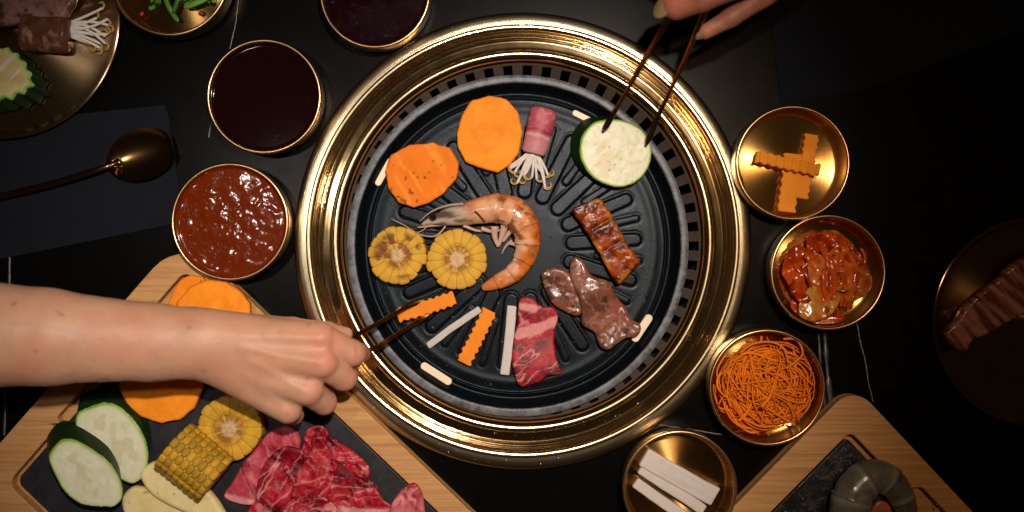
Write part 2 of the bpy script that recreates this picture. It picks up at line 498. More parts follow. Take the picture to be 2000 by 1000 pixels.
#==SETTING==
#================================================================== table
RC = P(1021, 471, 10)[:2]        # centre of the brass ring
PC = P(1011.5, 480, -5)[:2]      # centre of the grill pan
circ = [(RC[0] + 405*math.cos(a), RC[1] + 405*math.sin(a)) for a in np.linspace(0, 2*math.pi, 128, endpoint=False)]
table = curve_slab('table_top', [[(-1500,-900),(1500,-900),(1500,900),(-1500,900)], circ], -60, 0, 0.5, M['table'], base=(0,0,-60))
tag(table, kind='structure')
def ribbon(pts, wd, z, jit=0.5, seed=1, n=10):
    p = smooth_poly(pts, n, closed=False); r = np.random.RandomState(seed)
    p = p + r.normal(0, jit, p.shape)
    T = np.gradient(p, axis=0); T /= np.linalg.norm(T, axis=1)[:, None]; N = np.stack([-T[:,1], T[:,0]], 1)
    k = wd/2 * (0.55 + 0.9*r.rand(len(p)))[:, None]
    L = p - N*k; R = p + N*k; m = len(p)
    top = np.concatenate([np.c_[L, np.full(m, z)], np.c_[R, np.full(m, z)], np.c_[L, np.full(m, z-2)], np.c_[R, np.full(m, z-2)]])
    F = []
    for i in range(m-1):
        F += [(i, m+i, m+i+1, i+1), (i, i+1, 2*m+i+1, 2*m+i), (m+i, 3*m+i, 3*m+i+1, m+i+1)]
    return top, F
for i, (pts, wd) in enumerate([
        ([(468,-30),(462,30),(457,62),(449,95)], 1.6), ([(413,238),(410,252),(408,268)], 1.5),
        ([(1674,630),(1680,665),(1690,705),(1696,745),(1706,785)], 2.0), ([(1270,828),(1320,834),(1370,842),(1430,853)], 1.5),
        ([(1360,20),(1352,60)], 1.0)][:4]):
    V, F = ribbon(PP(pts, 0), wd, 0.35, 0.35, i)
    mk('stone_vein', V, F, M['vein'], table)
for pts, wd in [([(1597,600),(1602,700),(1612,800)], 5), ([(1609,600),(1614,700),(1624,800)], 8), ([(19,440),(18,560)], 5), ([(14,700),(8,850)], 5)]:
    V, F = ribbon(PP(pts, 0), wd, 0.5, 0.0, 2); mk('trim_strip', V, F, M['trim'], table)

#================================================================== grill
grill = empty('table_grill', (RC[0], RC[1], 0), 'round brass-ringed charcoal table grill set into the table, holding the black pan', 'grill')
def arc(c, z, r, a0, a1, n=10):
    return [(c+r*math.cos(math.radians(a)), z+r*math.sin(math.radians(a))) for a in np.linspace(a0, a1, n)]
def ringpart(name, prof, mat):
    V, F = lathe(prof, RC, 256); return mk(name, V, F, mat, grill)
ringpart('inner_wall', prof_smooth([(346,-30),(347.6,-12),(349,-4),(352,2.5),(355.5,6.6),(358.3,9.0)], 4), M['brass_ring'])
ringpart('inner_crest', [(358.3,9.0)] + arc(365, 1.6, 10, 130, 52, 16) + [(371.5,9.2)], M['brass_crest'])
ringpart('ring', prof_smooth([(371.5,9.2),(373,7.7),(376,7.2),(383,7.1),(389.6,7.2),(390.8,8.4),(392.3,9.3),(393.8,8.4),(394.8,7.0),(397,6.6),(398.6,7.0),(399.8,8.2),(401.2,8.9),(402.6,8.2),(403.6,6.9),(405.6,7.0),(407.5,10.5),(409,14.2)], 4), M['brass_ring'])
ringpart('outer_crest', [(409,14.2)] + arc(416.4, 7.6, 10, 136, 68, 16) + [(420.5,16.8)], M['brass_crest'])
flp = prof_smooth([(420.5,16.8),(424,16.7),(429,16.4),(436,15.2),(441,13.2),(444,10.0),(445.3,5),(445.5,-3)], 4)
V, F = lathe(flp, RC, 256); mk('flange', V, F, M['brass_brushed'], grill)
# perforated band between the ring and the pan
def band():
    V = []; F = []
    n = 56
    def pt(r, a, z): V.append((RC[0]+r*math.cos(a), RC[1]+r*math.sin(a), z)); return len(V)-1
    def zz(r): return -34 + (r-318)/(347-318)*26
    rs = [313, 318.5, 346.0, 347.5]
    for i in range(n):
        a0 = 2*math.pi*i/n; a1 = a0 + 2*math.pi/n*0.52; a2 = a0 + 2*math.pi/n
        am = [a0, (a0+a1)/2, a1, (a1+a2)/2, a2]
        for k in range(4):
            for q in range(3):
                if k >= 2 and q == 1: continue
                ids = [pt(rs[q], am[k], zz(rs[q])), pt(rs[q+1], am[k], zz(rs[q+1])), pt(rs[q+1], am[k+1], zz(rs[q+1])), pt(rs[q], am[k+1], zz(rs[q]))]
                F.append(ids)
    return V, F
V, F = band()
pb = mk('perforated_band', V, F, M['steel'], grill, smooth=False)
sm = pb.modifiers.new('thickness', 'SOLIDIFY'); sm.thickness = 3*S; sm.offset = 0
wl_ = pb.modifiers.new('weld', 'WELD'); wl_.merge_threshold = 0.05*S
pb.modifiers.move(1, 0)
V, F = lathe([(346,-28),(346,-110),(200,-115),(2,-116)], RC, 96); mk('burner_housing', V, F, M['dark'], grill)

# pan
pan = empty('grill_pan', (PC[0], PC[1], -40), 'round black ribbed non-stick grill pan seated inside the brass ring', 'pan')
ZF = -20.0
def pan_mesh():
    rr = np.concatenate([np.linspace(0.5, 60, 12), np.linspace(63, 262, 118), np.linspace(264, 318, 55)])
    na = 760
    a = np.linspace(0, 2*math.pi, na, endpoint=False)
    R, A = np.meshgrid(rr, a, indexing='ij')
    Z = np.full(R.shape, ZF)
    per = 2*math.pi/18
    for (off, r0, r1, wd, hgt) in ((0.0, 108, 232, 15, 1.9), (0.5, 158, 240, 8.5, 1.2)):
        am = (A + 0.12 + off*per) % per - per/2
        x = R*np.cos(am); y = R*np.sin(am)
        t = np.clip((x-r0)/(r1-r0), 0, 1)
        d = np.hypot(x - (r0 + t*(r1-r0)), y) - wd*(1-0.12*t)
        Z += hgt * (1-ss(-5, 1.5, d)) - 0.35*hgt*np.exp(-((d-1.5)/2.6)**2)
    Z += 1.2*np.exp(-((R-270)/9)**2)
    Z += 4.2*np.exp(-((R-291)/2.0)**2) - 2.0*np.exp(-((R-299)/5)**2)
    Z += ss(300, 319, R)**1.2 * (-ZF + 1)
    X = PC[0] + R*np.cos(A); Y = PC[1] + R*np.sin(A)
    V = np.stack([X, Y, Z], -1).reshape(-1, 3)
    m = len(rr); i = np.arange(m-1)[:, None]; j = np.arange(na)[None]; jn = (j+1) % na
    F = np.stack([i*na+j, i*na+jn, (i+1)*na+jn, (i+1)*na+j], -1).reshape(-1, 4)
    return V, F[:, ::-1]
V, F = pan_mesh(); mk('cooking_surface', V, F[:, ::-1], M['pan'], pan)
V, F = lathe(prof_smooth([(317.5,-0.5),(319,1.4),(321,2.2),(326,2.4),(330,2.0),(333,0.4),(333.6,-2),(330,-8),(322,-26),(310,-40)], 3), PC, 192)
mk('rim', V, F, M['rim'], pan)
def slot_outline(cx, cy, ang, L, Wd):
    d = np.array([math.cos(ang), math.sin(ang)])
    return rrect((cx, cy), d, L/2, Wd/2, Wd/2-0.2)
for i, (x, y, L, Wd) in enumerate([(852,730,70,15), (1254,641,62,16), (750,336,60,13), (1138,228,44,12)]):
    c = P(x, y, -15)[:2]; v = c - PC; a = math.atan2(v[1], v[0]) + math.pi/2
    o = curve_slab('drain_slot', [slot_outline(c[0], c[1], a, L, Wd)], -26, -14.5, 1.5, M['cream'], pan)
    if i == 0: o['label'] = 'pale cream oval drain opening in the pan edge'
# oil droplets on the pan
rs = np.random.RandomState(4)
Vs, Fs, n0 = [], [], 0
for i in range(280):
    a = rs.rand()*6.283; r = 60 + 220*math.sqrt(rs.rand()); q = rs.choice([1.2, 1.7, 2.4, 3.2], p=[.5,.3,.15,.05])
    V, F = lathe([(0.05,q*0.45),(q*0.5,q*0.4),(q*0.85,q*0.2),(q,-0.5)], (PC[0]+r*math.cos(a), PC[1]+r*math.sin(a), ZF+0.4+rs.rand()*2), 8)
    Vs.append(V); Fs.append(F+n0); n0 += len(V)
o = mk('oil_droplets', np.concatenate(Vs), np.concatenate(Fs), M['oil'], pan); o['kind'] = 'stuff'

#================================================================== napkins
def napkin(outline, label, z1=3.0, seed=0):
    pl = PP(outline, z1)
    x0, y0 = pl.min(0)-3; x1, y1 = pl.max(0)+3
    sm_ = poly_resample(pl, 6.0)
    def f(X, Y, Z):
        d = poly_dist(sm_, X[:, :, 0], Y[:, :, 0])[:, :, None]
        zc = 1.6 + 1.1*fbm(X*0.012, Y*0.012, 0, seed)
        return np.maximum(d, np.abs(Z - zc) - 1.0)
    V, F = snets(f, (x0-3, y0-3, -3), (x1+3, y1+3, 8), 2.6) if False else (None, None)
    o = curve_slab('napkin', [sm_], 0.4, z1, 1.0, M['napkin'], base=(pl[:,0].mean(), pl[:,1].mean(), 0))
    return tag(o, label, 'napkin')
def poly_resample(pl, step):
    out = []
    for i in range(len(pl)):
        a = pl[i]; b = pl[(i+1) % len(pl)]; n = max(1, int(np.linalg.norm(b-a)/step))
        for k in range(n): out.append(a + (b-a)*k/n)
    return np.array(out)
napkin([(-260,300),(60,232),(322,205),(330,230),(344,330),(358,430),(340,437),(160,474),(0,506),(-230,560)], 'dark blue folded napkin under the spoon at left')
napkin([(1494,-120),(1508,60),(1526,206),(1700,172),(1900,96),(2100,20),(2060,-160)], 'dark napkin lying in the shade at the upper right')

#================================================================== bowls
def bowl(name, x, y, r, label, cat, zr=62, group='small brass bowls round the grill', rout=None):
    c = P(x, y, zr)[:2]; R = r*(1-zr/CAMH)
    root = empty(name, (c[0], c[1], 0), label, cat, group)
    k = R/108.0
    inner = [(0.3,6.5),(30*k,6.6),(60*k,7),(88*k,7.6),(96*k,9.6),(99.5*k,15),(100.8*k,26),(101.4*k,zr-12),(101.8*k,zr-5)]
    V, F = lathe(prof_smooth(inner, 4), c, 160); mk('bowl', V, F, M['brass_bowl'], root)
    lip = [(101.8*k,zr-5),(102.2*k,zr-2),(103.4*k,zr-0.6),(105*k,zr),(107*k,zr-0.6),(108.6*k,zr-3),(108.4*k,zr-6),(107.6*k,zr-7.5),(108*k,zr-10),(108*k,zr-20),(107.6*k,24),(106*k,10),(101*k,2),(92*k,0.3),(2,0.3)]
    V, F = lathe(prof_smooth(lip, 4), c, 160); mk('rim', V, F, M['brass_lip'], root)
    return root, c, k
def sauce(name, c, k, z, mat, label, cat, lumps=0.0, seed=0):
    rr = np.concatenate([np.linspace(0.5, 96, 60), np.linspace(97, 101.5, 8)])*k; na = 220
    a = np.linspace(0, 2*math.pi, na, endpoint=False); R, A = np.meshgrid(rr, a, indexing='ij')
    X = c[0]+R*np.cos(A); Y = c[1]+R*np.sin(A)
    Z = z + 2.6*ss(95*k, 101.5*k, R)**2 + lumps*(fbm(X*0.05, Y*0.05, 0, seed)-0.5)*(1-ss(90*k, 103*k, R))
    V = np.stack([X,Y,Z],-1).reshape(-1,3); m = len(rr); i = np.arange(m-1)[:,None]; j = np.arange(na)[None]; jn=(j+1)%na
    F = np.stack([i*na+j, (i+1)*na+j, (i+1)*na+jn, i*na+jn], -1).reshape(-1,4)
    # closed body under the surface
    V2, F2 = lathe([(101.5*k, z+2.6),(100*k, 26),(90*k,15),(2,8)], c, na)
    F2 = F2 + len(V)
    o = mk(name, np.concatenate([V, V2]), np.concatenate([F, F2]), mat, base=(c[0], c[1], 8))
    return tag(o, label, cat)
_, c, k = bowl('sauce_bowl', 515, 188, 112, 'brass bowl filled with smooth dark soy sauce, left of the grill', 'bowl')
sauce('soy_sauce', c, k, 50, M['dark_sauce'], 'smooth almost black sauce filling the bowl above the chili sauce', 'sauce')
_, c, k = bowl('sauce_bowl', 448.5, 433, 115, 'brass bowl filled with red chili sauce, just above the arm', 'bowl')
sauce('chili_sauce', c, k, 48, M['chili_sauce'], 'glistening lumpy red-brown chili sauce filling its bowl', 'sauce', 2.0, 3)
_, c, k = bowl('sauce_bowl', 732, -14, 108, 'brass bowl of glossy plum-coloured sauce cut by the top edge', 'bowl')
sauce('plum_sauce', c, k, 46, M['plum_sauce'], 'glossy lumpy dark plum sauce in the bowl at the top edge', 'sauce', 2.0, 9)
GB, gc, gk = bowl('side_dish_bowl', 331, -46, 116, 'brass bowl holding cut green onion at the top left', 'bowl')
CB, cc, ck = bowl('side_dish_bowl', 1549, 318, 112, 'brass bowl holding crinkle-cut carrot sticks, topmost on the right', 'bowl')
KB, kc, kk = bowl('side_dish_bowl', 1618, 532, 113, 'brass bowl holding red kimchi on the right', 'bowl')
SB, sc_, sk = bowl('side_dish_bowl', 1499, 757, 114, 'brass bowl holding a tangle of shredded carrot', 'bowl')
RB, rc_, rk = bowl('side_dish_bowl', 1328, 953, 112, 'brass bowl holding white radish sticks at the bottom', 'bowl')

M['brass_plate_shaded'] = brass('shade-darkened brass plate', (0.30, 0.17, 0.07), 0.15, 0.96, scr=0.08)  # plate brass with the dim right side's shade put into its colour
def plate(x, y, r, label, zr=22, mat='brass_plate'):
    c = P(x, y, zr)[:2]; R = r*(1-zr/CAMH)
    prof = [(0.3,4),(R*0.3,4.6),(R*0.6,6.2),(R*0.82,9.5),(R*0.92,14),(R*0.965,zr-2),(R*0.98,zr-0.4),(R*0.99,zr),(R,zr-1),(R*0.998,zr-4),(R*0.96,zr-9),(R*0.85,4),(R*0.6,0.4),(2,0.4)]
    V, F = lathe(prof_smooth(prof, 5), c, 192)
    o = mk('plate', V, F, M[mat], base=(c[0], c[1], 0))
    return tag(o, label, 'plate', 'brass dinner plates'), c
plate(0, 38, 233, 'large round brass plate at the top left with grilled food')
plate(2027, 628, 205, 'brass plate in the dark at the right edge with one piece of beef', mat='brass_plate_shaded')

#================================================================== spoon
def spoon():
    root = empty('spoon', P(275, 300, 4), 'brass spoon with long thin handle lying on the dark napkin', 'spoon')
    cen = P(273, 301, 14)[:2]; tip = P(340, 285, 14)[:2]; neck = P(213, 323, 14)[:2]
    ax = (tip-neck)/np.linalg.norm(tip-neck); ay = np.array([-ax[1], ax[0]]); L = np.linalg.norm(tip-neck)
    nu, nv = 60, 40; V = []; F = []
    mid = (tip+neck)/2
    us = np.linspace(0, 1, nu)
    for side in (0, 1):
        for i, u in enumerate(us):
            th = math.pi*u
            x = -math.cos(th)*L/2
            hw = 51*math.sin(th)**(1.25-0.65*u) * (0.86 + 0.20*u) if 0 < u < 1 else 0.5
            for j in range(nv):
                v = -1 + 2*j/(nv-1)
                dpt = 15*(1-v*v)*math.sin(th)**0.8
                z = 26 - dpt - side*2.2*(1 if 0 < j < nv-1 else 0.0) 
                p = mid + ax*x + ay*hw*v
                V.append((p[0], p[1], z))
        o = side*nu*nv
        for i in range(nu-1):
            for j in range(nv-1):
                q = (o+i*nv+j, o+(i+1)*nv+j, o+(i+1)*nv+j+1, o+i*nv+j+1)
                F.append(q if not side else q[::-1])
    mk('spoon_bowl', V, F, M['brass_spoon'], root)
    pts = smooth_poly([P(236,315,22), P(222,320,24), P(205,326,27), P(170,338,26), P(100,360,17), P(0,385,9), P(-120,412,6)], 8, False)
    hw = np.interp(np.linspace(0,1,len(pts)), [0,.04,.10,.2,.45,1], [6,10,8,5.5,6,9])
    V, F = tube(pts, hw, 12, 0.42); mk('handle', V, F, M['brass_spoon'], root)
spoon()

#================================================================== wooden serving boards
def board(outer, hole, slate, label, ang, wet, ztop=40):
    base = (np.mean([p[0] for p in outer]), np.mean([p[1] for p in outer]), 0)
    root = empty('serving_board', base, label, 'serving board')
    wd = _wood(ang)
    curve_slab('frame', [outer, hole], 15, ztop, 2.0, wd, root)
    curve_slab('base', [outer], 1, 14.8, 2.0, wd, root)
    inset = slate
    curve_slab('slate_insert', [inset], 15.2, ztop-9, 1.2, M['slatewet'] if wet else M['slate'], root)
    return root
def rounded(corners, rad, n=7):
    """rounded polygon from corner points with a radius for each"""
    out = []; m = len(corners)
    for i in range(m):
        p = np.array(corners[i], float); a = np.array(corners[i-1], float); b = np.array(corners[(i+1) % m], float)
        r = rad[i] if not np.isscalar(rad) else rad
        u = (a-p)/np.linalg.norm(a-p); v = (b-p)/np.linalg.norm(b-p)
        ang = math.acos(np.clip(u@v, -1, 1)); d = r/math.tan(ang/2)
        p0 = p+u*d; p2 = p+v*d
        cen = p + (u+v)/np.linalg.norm(u+v) * r/math.sin(ang/2)
        a0 = math.atan2(*(p0-cen)[::-1]); a1 = math.atan2(*(p2-cen)[::-1])
        da = (a1-a0+math.pi) % (2*math.pi) - math.pi
        for k in range(n+1):
            t = a0 + da*k/n; out.append(cen + r*np.array([math.cos(t), math.sin(t)]))
    return np.array(out)
# left board: corners in picture positions at the top face
ZB = 40
T_ = np.array(P(355, 459, ZB)[:2]); Ldir = P(-65, 939, ZB)[:2]-T_; Lu = Ldir/np.linalg.norm(Ldir)
Ru = np.array([-Lu[1], Lu[0]]);
if Ru[0] < 0: Ru = -Ru
# right edge direction as in the picture
Rp = P(965, 1043, ZB)[:2]-T_; Ru = Rp/np.linalg.norm(Rp)
LL, LR = np.linalg.norm(Ldir), 1040.0
def bp(u, v): return T_ + Lu*u + Ru*v      # u down-left, v down-right
outer = rounded([bp(0,0), bp(LL,0), bp(LL,LR), bp(0,LR)], [80,55,48,48])
hole = rounded([bp(42,62), bp(LL-118,62), bp(LL-132,74), bp(LL-56,74), bp(LL-56,LR-60), bp(42,LR-60)][:2] + [bp(LL-118,74), bp(LL-56,74), bp(LL-56,LR-60), bp(42,LR-60)], [18,6,6,18,18,18])
hole = rounded([bp(44,50), bp(LL-190,50), bp(LL-205,62), bp(LL-50,62), bp(LL-50,LR-60), bp(44,LR-60)], [18,8,8,22,22,22])
slate = rounded([bp(48,70), bp(LL-62,70), bp(LL-62,LR-66), bp(48,LR-66)], 16)
board(outer, hole, slate, 'bamboo board with black slate carrying sliced vegetables and raw beef', -math.atan2(Ru[1], Ru[0]), False)
# right board
T2 = np.array(P(1668, 752, ZB)[:2]); L2 = P(1400, 1023, ZB)[:2]-T2; R2 = P(1915, 1016, ZB)[:2]-T2
l2 = L2/np.linalg.norm(L2); r2 = R2/np.linalg.norm(R2)
def bq(u, v): return T2 + l2*u + r2*v
outer = rounded([bq(0,0), bq(900,0), bq(900,560), bq(0,560)], 46)
hole = rounded([bq(66,58), bq(860,58), bq(860,505), bq(36,505), bq(36,240), bq(66,222)][:1] + [bq(860,58), bq(860,505), bq(38,505), bq(38,232), bq(64,208)], [14,20,20,20,12,10])
slate = rounded([bq(78,64), bq(850,64), bq(850,495), bq(78,495)], 10)
board(outer, hole, slate, 'bamboo board with wet black slate carrying a raw prawn at the lower right', -math.atan2(l2[1], l2[0]), True)
#==FOOD==
#================================================================== food builders
WET = (M['kimchi'],)
def slab(name, outline, z0, z1, mat, colf, parent=None, rnd=4.0, h=2.0, shear=(0,0), disp=None, zw=None, sm=8, label=None, cat=None, group=None, tilt=None):
    """solid slice: outline (picture positions at its top), real thickness, rounded edge"""
    zt = z1
    pl = PP(outline, zt)
    if sm: pl = smooth_poly(pl, sm)
    lo = pl.min(0); hi = pl.max(0); sh = np.array(shear, float)
    lo2 = np.minimum(lo, lo+sh)-4*h; hi2 = np.maximum(hi, hi+sh)+4*h
    ex = 14 if zw is not None else 4
    T = z1-z0
    def edge(X, Y, Z):
        t = (z1 - Z)/T
        return poly_dist(pl, X - sh[0]*t, Y - sh[1]*t)
    def f(X, Y, Z):
        if sh.any(): d = edge(X, Y, Z)
        else: d = poly_dist(pl, X[:,:,0], Y[:,:,0])[:,:,None] + 0*Z
        zc = (z0+z1)/2 + (zw(X, Y) if zw is not None else 0)
        q1 = d + rnd; q2 = np.abs(Z-zc) - T/2 + rnd
        r = np.minimum(np.maximum(q1, q2), 0) + np.hypot(np.maximum(q1, 0), np.maximum(q2, 0)) - rnd
        if disp is not None: r = r - disp(X, Y, Z, d)
        if mat in WET: r = r - 0.8*(vnoise(X*.11, Y*.11, Z*.11, 77)-.5) - 0.35*(vnoise(X*.21, Y*.21, Z*.21, 78)-.5)
        return r
    zlo = z0-ex; zhi = z1+ex
    if zw is not None:
        gx, gy = np.meshgrid(np.linspace(lo[0], hi[0], 20), np.linspace(lo[1], hi[1], 20)); zz = zw(gx, gy)
        zlo = z0+zz.min()-6; zhi = z1+zz.max()+6
    V, F = snets(f, (lo2[0], lo2[1], zlo), (hi2[0], hi2[1], zhi), h)
    d = edge(V[:,0], V[:,1], V[:,2])
    top = (V[:,2] - (zw(V[:,0], V[:,1]) if zw is not None else 0)) > z1 - max(rnd*0.7, 1.2)
    C = colf(V[:,0], V[:,1], V[:,2], d, top)
    if tilt is not None:
        piv, axis, ang = tilt
        Mx = np.array(Matrix.Rotation(math.radians(ang), 3, Vector(axis)))
        V = (V - np.array(piv)) @ Mx.T + np.array(piv)
    o = mk(name, V, F, mat, parent, C)
    return tag(o, label, cat, group)

def flatcol(c, amt=0.12, sc=0.04, seed=0):
    c = np.array(c)
    return lambda x, y, z, d, top: c * (1 - amt + 2*amt*fbm(x*sc, y*sc, z*sc, seed))[:, None]

PZ = -16.0          # top of the pan's ribs

# ---- pumpkin slices
def pumpkin(outline, z0, th, label, seed=0, cooked=0.0, ang=0.0, cat='pumpkin slice', name='pumpkin_slice', skin=(0.30,0.10,0.02), **kw):
    ca, sa = math.cos(ang), math.sin(ang)
    cen = PP(outline, z0+th).mean(0)
    def colf(x, y, z, d, top):
        u = (x-cen[0])*ca + (y-cen[1])*sa; v = -(x-cen[0])*sa + (y-cen[1])*ca
        rad = np.hypot(x-cen[0], y-cen[1])
        c = mixc((0.90,0.26,0.006), (0.97,0.345,0.016), fbm(u*0.012, v*0.09, 0, seed))
        c = mixc(c, (0.93,0.36,0.04), 0.5*ss(0.62,0.75, fbm(x*0.03, y*0.03, 0, seed+5)))
        c = mixc(c, (0.78,0.19,0.006), 0.30*np.exp(-((rad-30+10*fbm(x*.04,y*.04,0,seed))/7)**2))
        if cooked:
            streak = ss(0.60, 0.72, vnoise(u*0.02, v*0.13, 0, seed+2))
            c = mixc(c, (0.80,0.18,0.002), cooked)
            c = mixc(c, (0.90,0.33,0.035), 0.6*streak)
            spots = ss(0.80, 0.86, vnoise(x*0.13, y*0.13, 0, seed+9)) * ss(0.5, 0.6, vnoise(x*0.04, y*0.04, 0, seed+4))
            c = mixc(c, (0.16,0.04,0.01), spots*0.8)
        edge = ss(-5, -1, d)
        c = mixc(c, (0.66,0.14,0.004), edge*0.5)
        side = (~top) & (d > -3)
        return np.where(side[:, None], mixc(np.tile(skin, (len(x),1)), (0.62,0.22,0.03), fbm(x*.05, y*.05, z*.1, seed)), c)
    def dsp(X, Y, Z, d):
        u = X*ca + Y*sa; v = -X*sa + Y*ca
        return 1.6*(fbm(u*0.015, v*0.12, 0, seed)-0.5) + 3.0*(vnoise(X*.035, Y*.035, Z*.05, seed+40)-.5) + 1.2*(vnoise(X*.12, Y*.12, Z*.05, seed+41)-.5) + (1.6*cooked*(fbm(X*.06, Y*.06, 0, seed+3)-.5))
    return slab(name, outline, z0, z0+th, M['orange_veg'], colf, rnd=3.0, disp=dsp, label=label, cat=cat, sm=0, **kw)

pumpkin([(957,185),(990,193),(1012,216),(1021,258),(1014,298),(996,322),(972,337),(940,328),(909,316),(893,290),(891,262),(902,225),(921,195)], PZ, 17, 'pale orange raw pumpkin slice beside the sprout roll, at the top of the pan', 1, 0.0, 0.05)
pumpkin([(845,277),(878,288),(896,318),(893,350),(866,378),(838,396),(808,406),(778,396),(758,366),(752,332),(764,303),(800,283)], PZ, 19, 'deep orange grilled pumpkin slice with browned streaks, left of the pale one', 5, 0.8, -1.05)

# ---- zucchini slices (cut on the slant)
def zucchini(outline, z0, th, shear, label, seed=0, grilled=0.0, flesh=((0.62,0.63,0.40),(0.76,0.76,0.58)), **kw):
    def colf(x, y, z, d, top):
        c = mixc(flesh[0], flesh[1], fbm(x*0.03, y*0.05, 0, seed))
        c = mixc(c, (0.55,0.62,0.25), 0.55*ss(-14,-4,d))
        rimc = mixc((0.30,0.46,0.06), (0.16,0.32,0.03), fbm(x*.1,y*.1,0,seed))
        c = mixc(c, rimc, ss(-5.5,-2.0,d))
        sd_ = ss(0.60,0.75, vnoise(x*.09, y*.05, 0, seed+11))*ss(-14,-26,d); c = mixc(c, (0.56,0.54,0.30), 0.55*sd_)
        if grilled:
            br = ss(0.50,0.72, fbm(x*0.028, y*0.028, 0, seed+3))*ss(-6,-20,d)
            c = mixc(c, (0.60,0.44,0.20), grilled*0.5*br)
            st = ss(0.55,0.7, vnoise((x+y)*0.01, (x-y)*0.08, 0, seed+6))
            c = mixc(c, (0.80,0.78,0.66), 0.45*st*ss(-6,-16,d))
            sp = ss(0.92,0.97, vnoise(x*.09,y*.09,0,seed+8)); c = mixc(c, (0.25,0.13,0.03), sp*.8*grilled)
        sk = mixc((0.003,0.012,0.004), (0.010,0.032,0.009), fbm(x*.06,y*.06,z*.06,seed+1))
        return np.where((~top)[:, None], sk, c)
    def dsp(X, Y, Z, d): return 1.3*(fbm(X*.08, Y*.08, 0, seed)-.5)*(Z > z0+th-6)
    return slab('zucchini_slice', outline, z0, z0+th, M['zucchini'], colf, rnd=2.2, shear=shear, disp=dsp, label=label, cat='zucchini slice', **kw)
zucchini([(1192,233),(1225,237),(1255,254),(1271,280),(1273,310),(1262,338),(1240,358),(1215,366),(1190,363),(1160,348),(1140,322),(1133,295),(1138,265),(1160,240)], PZ, 29, (-19, 10), 'thick grilled zucchini slice held by the tongs from the upper right', 3, 1.0)

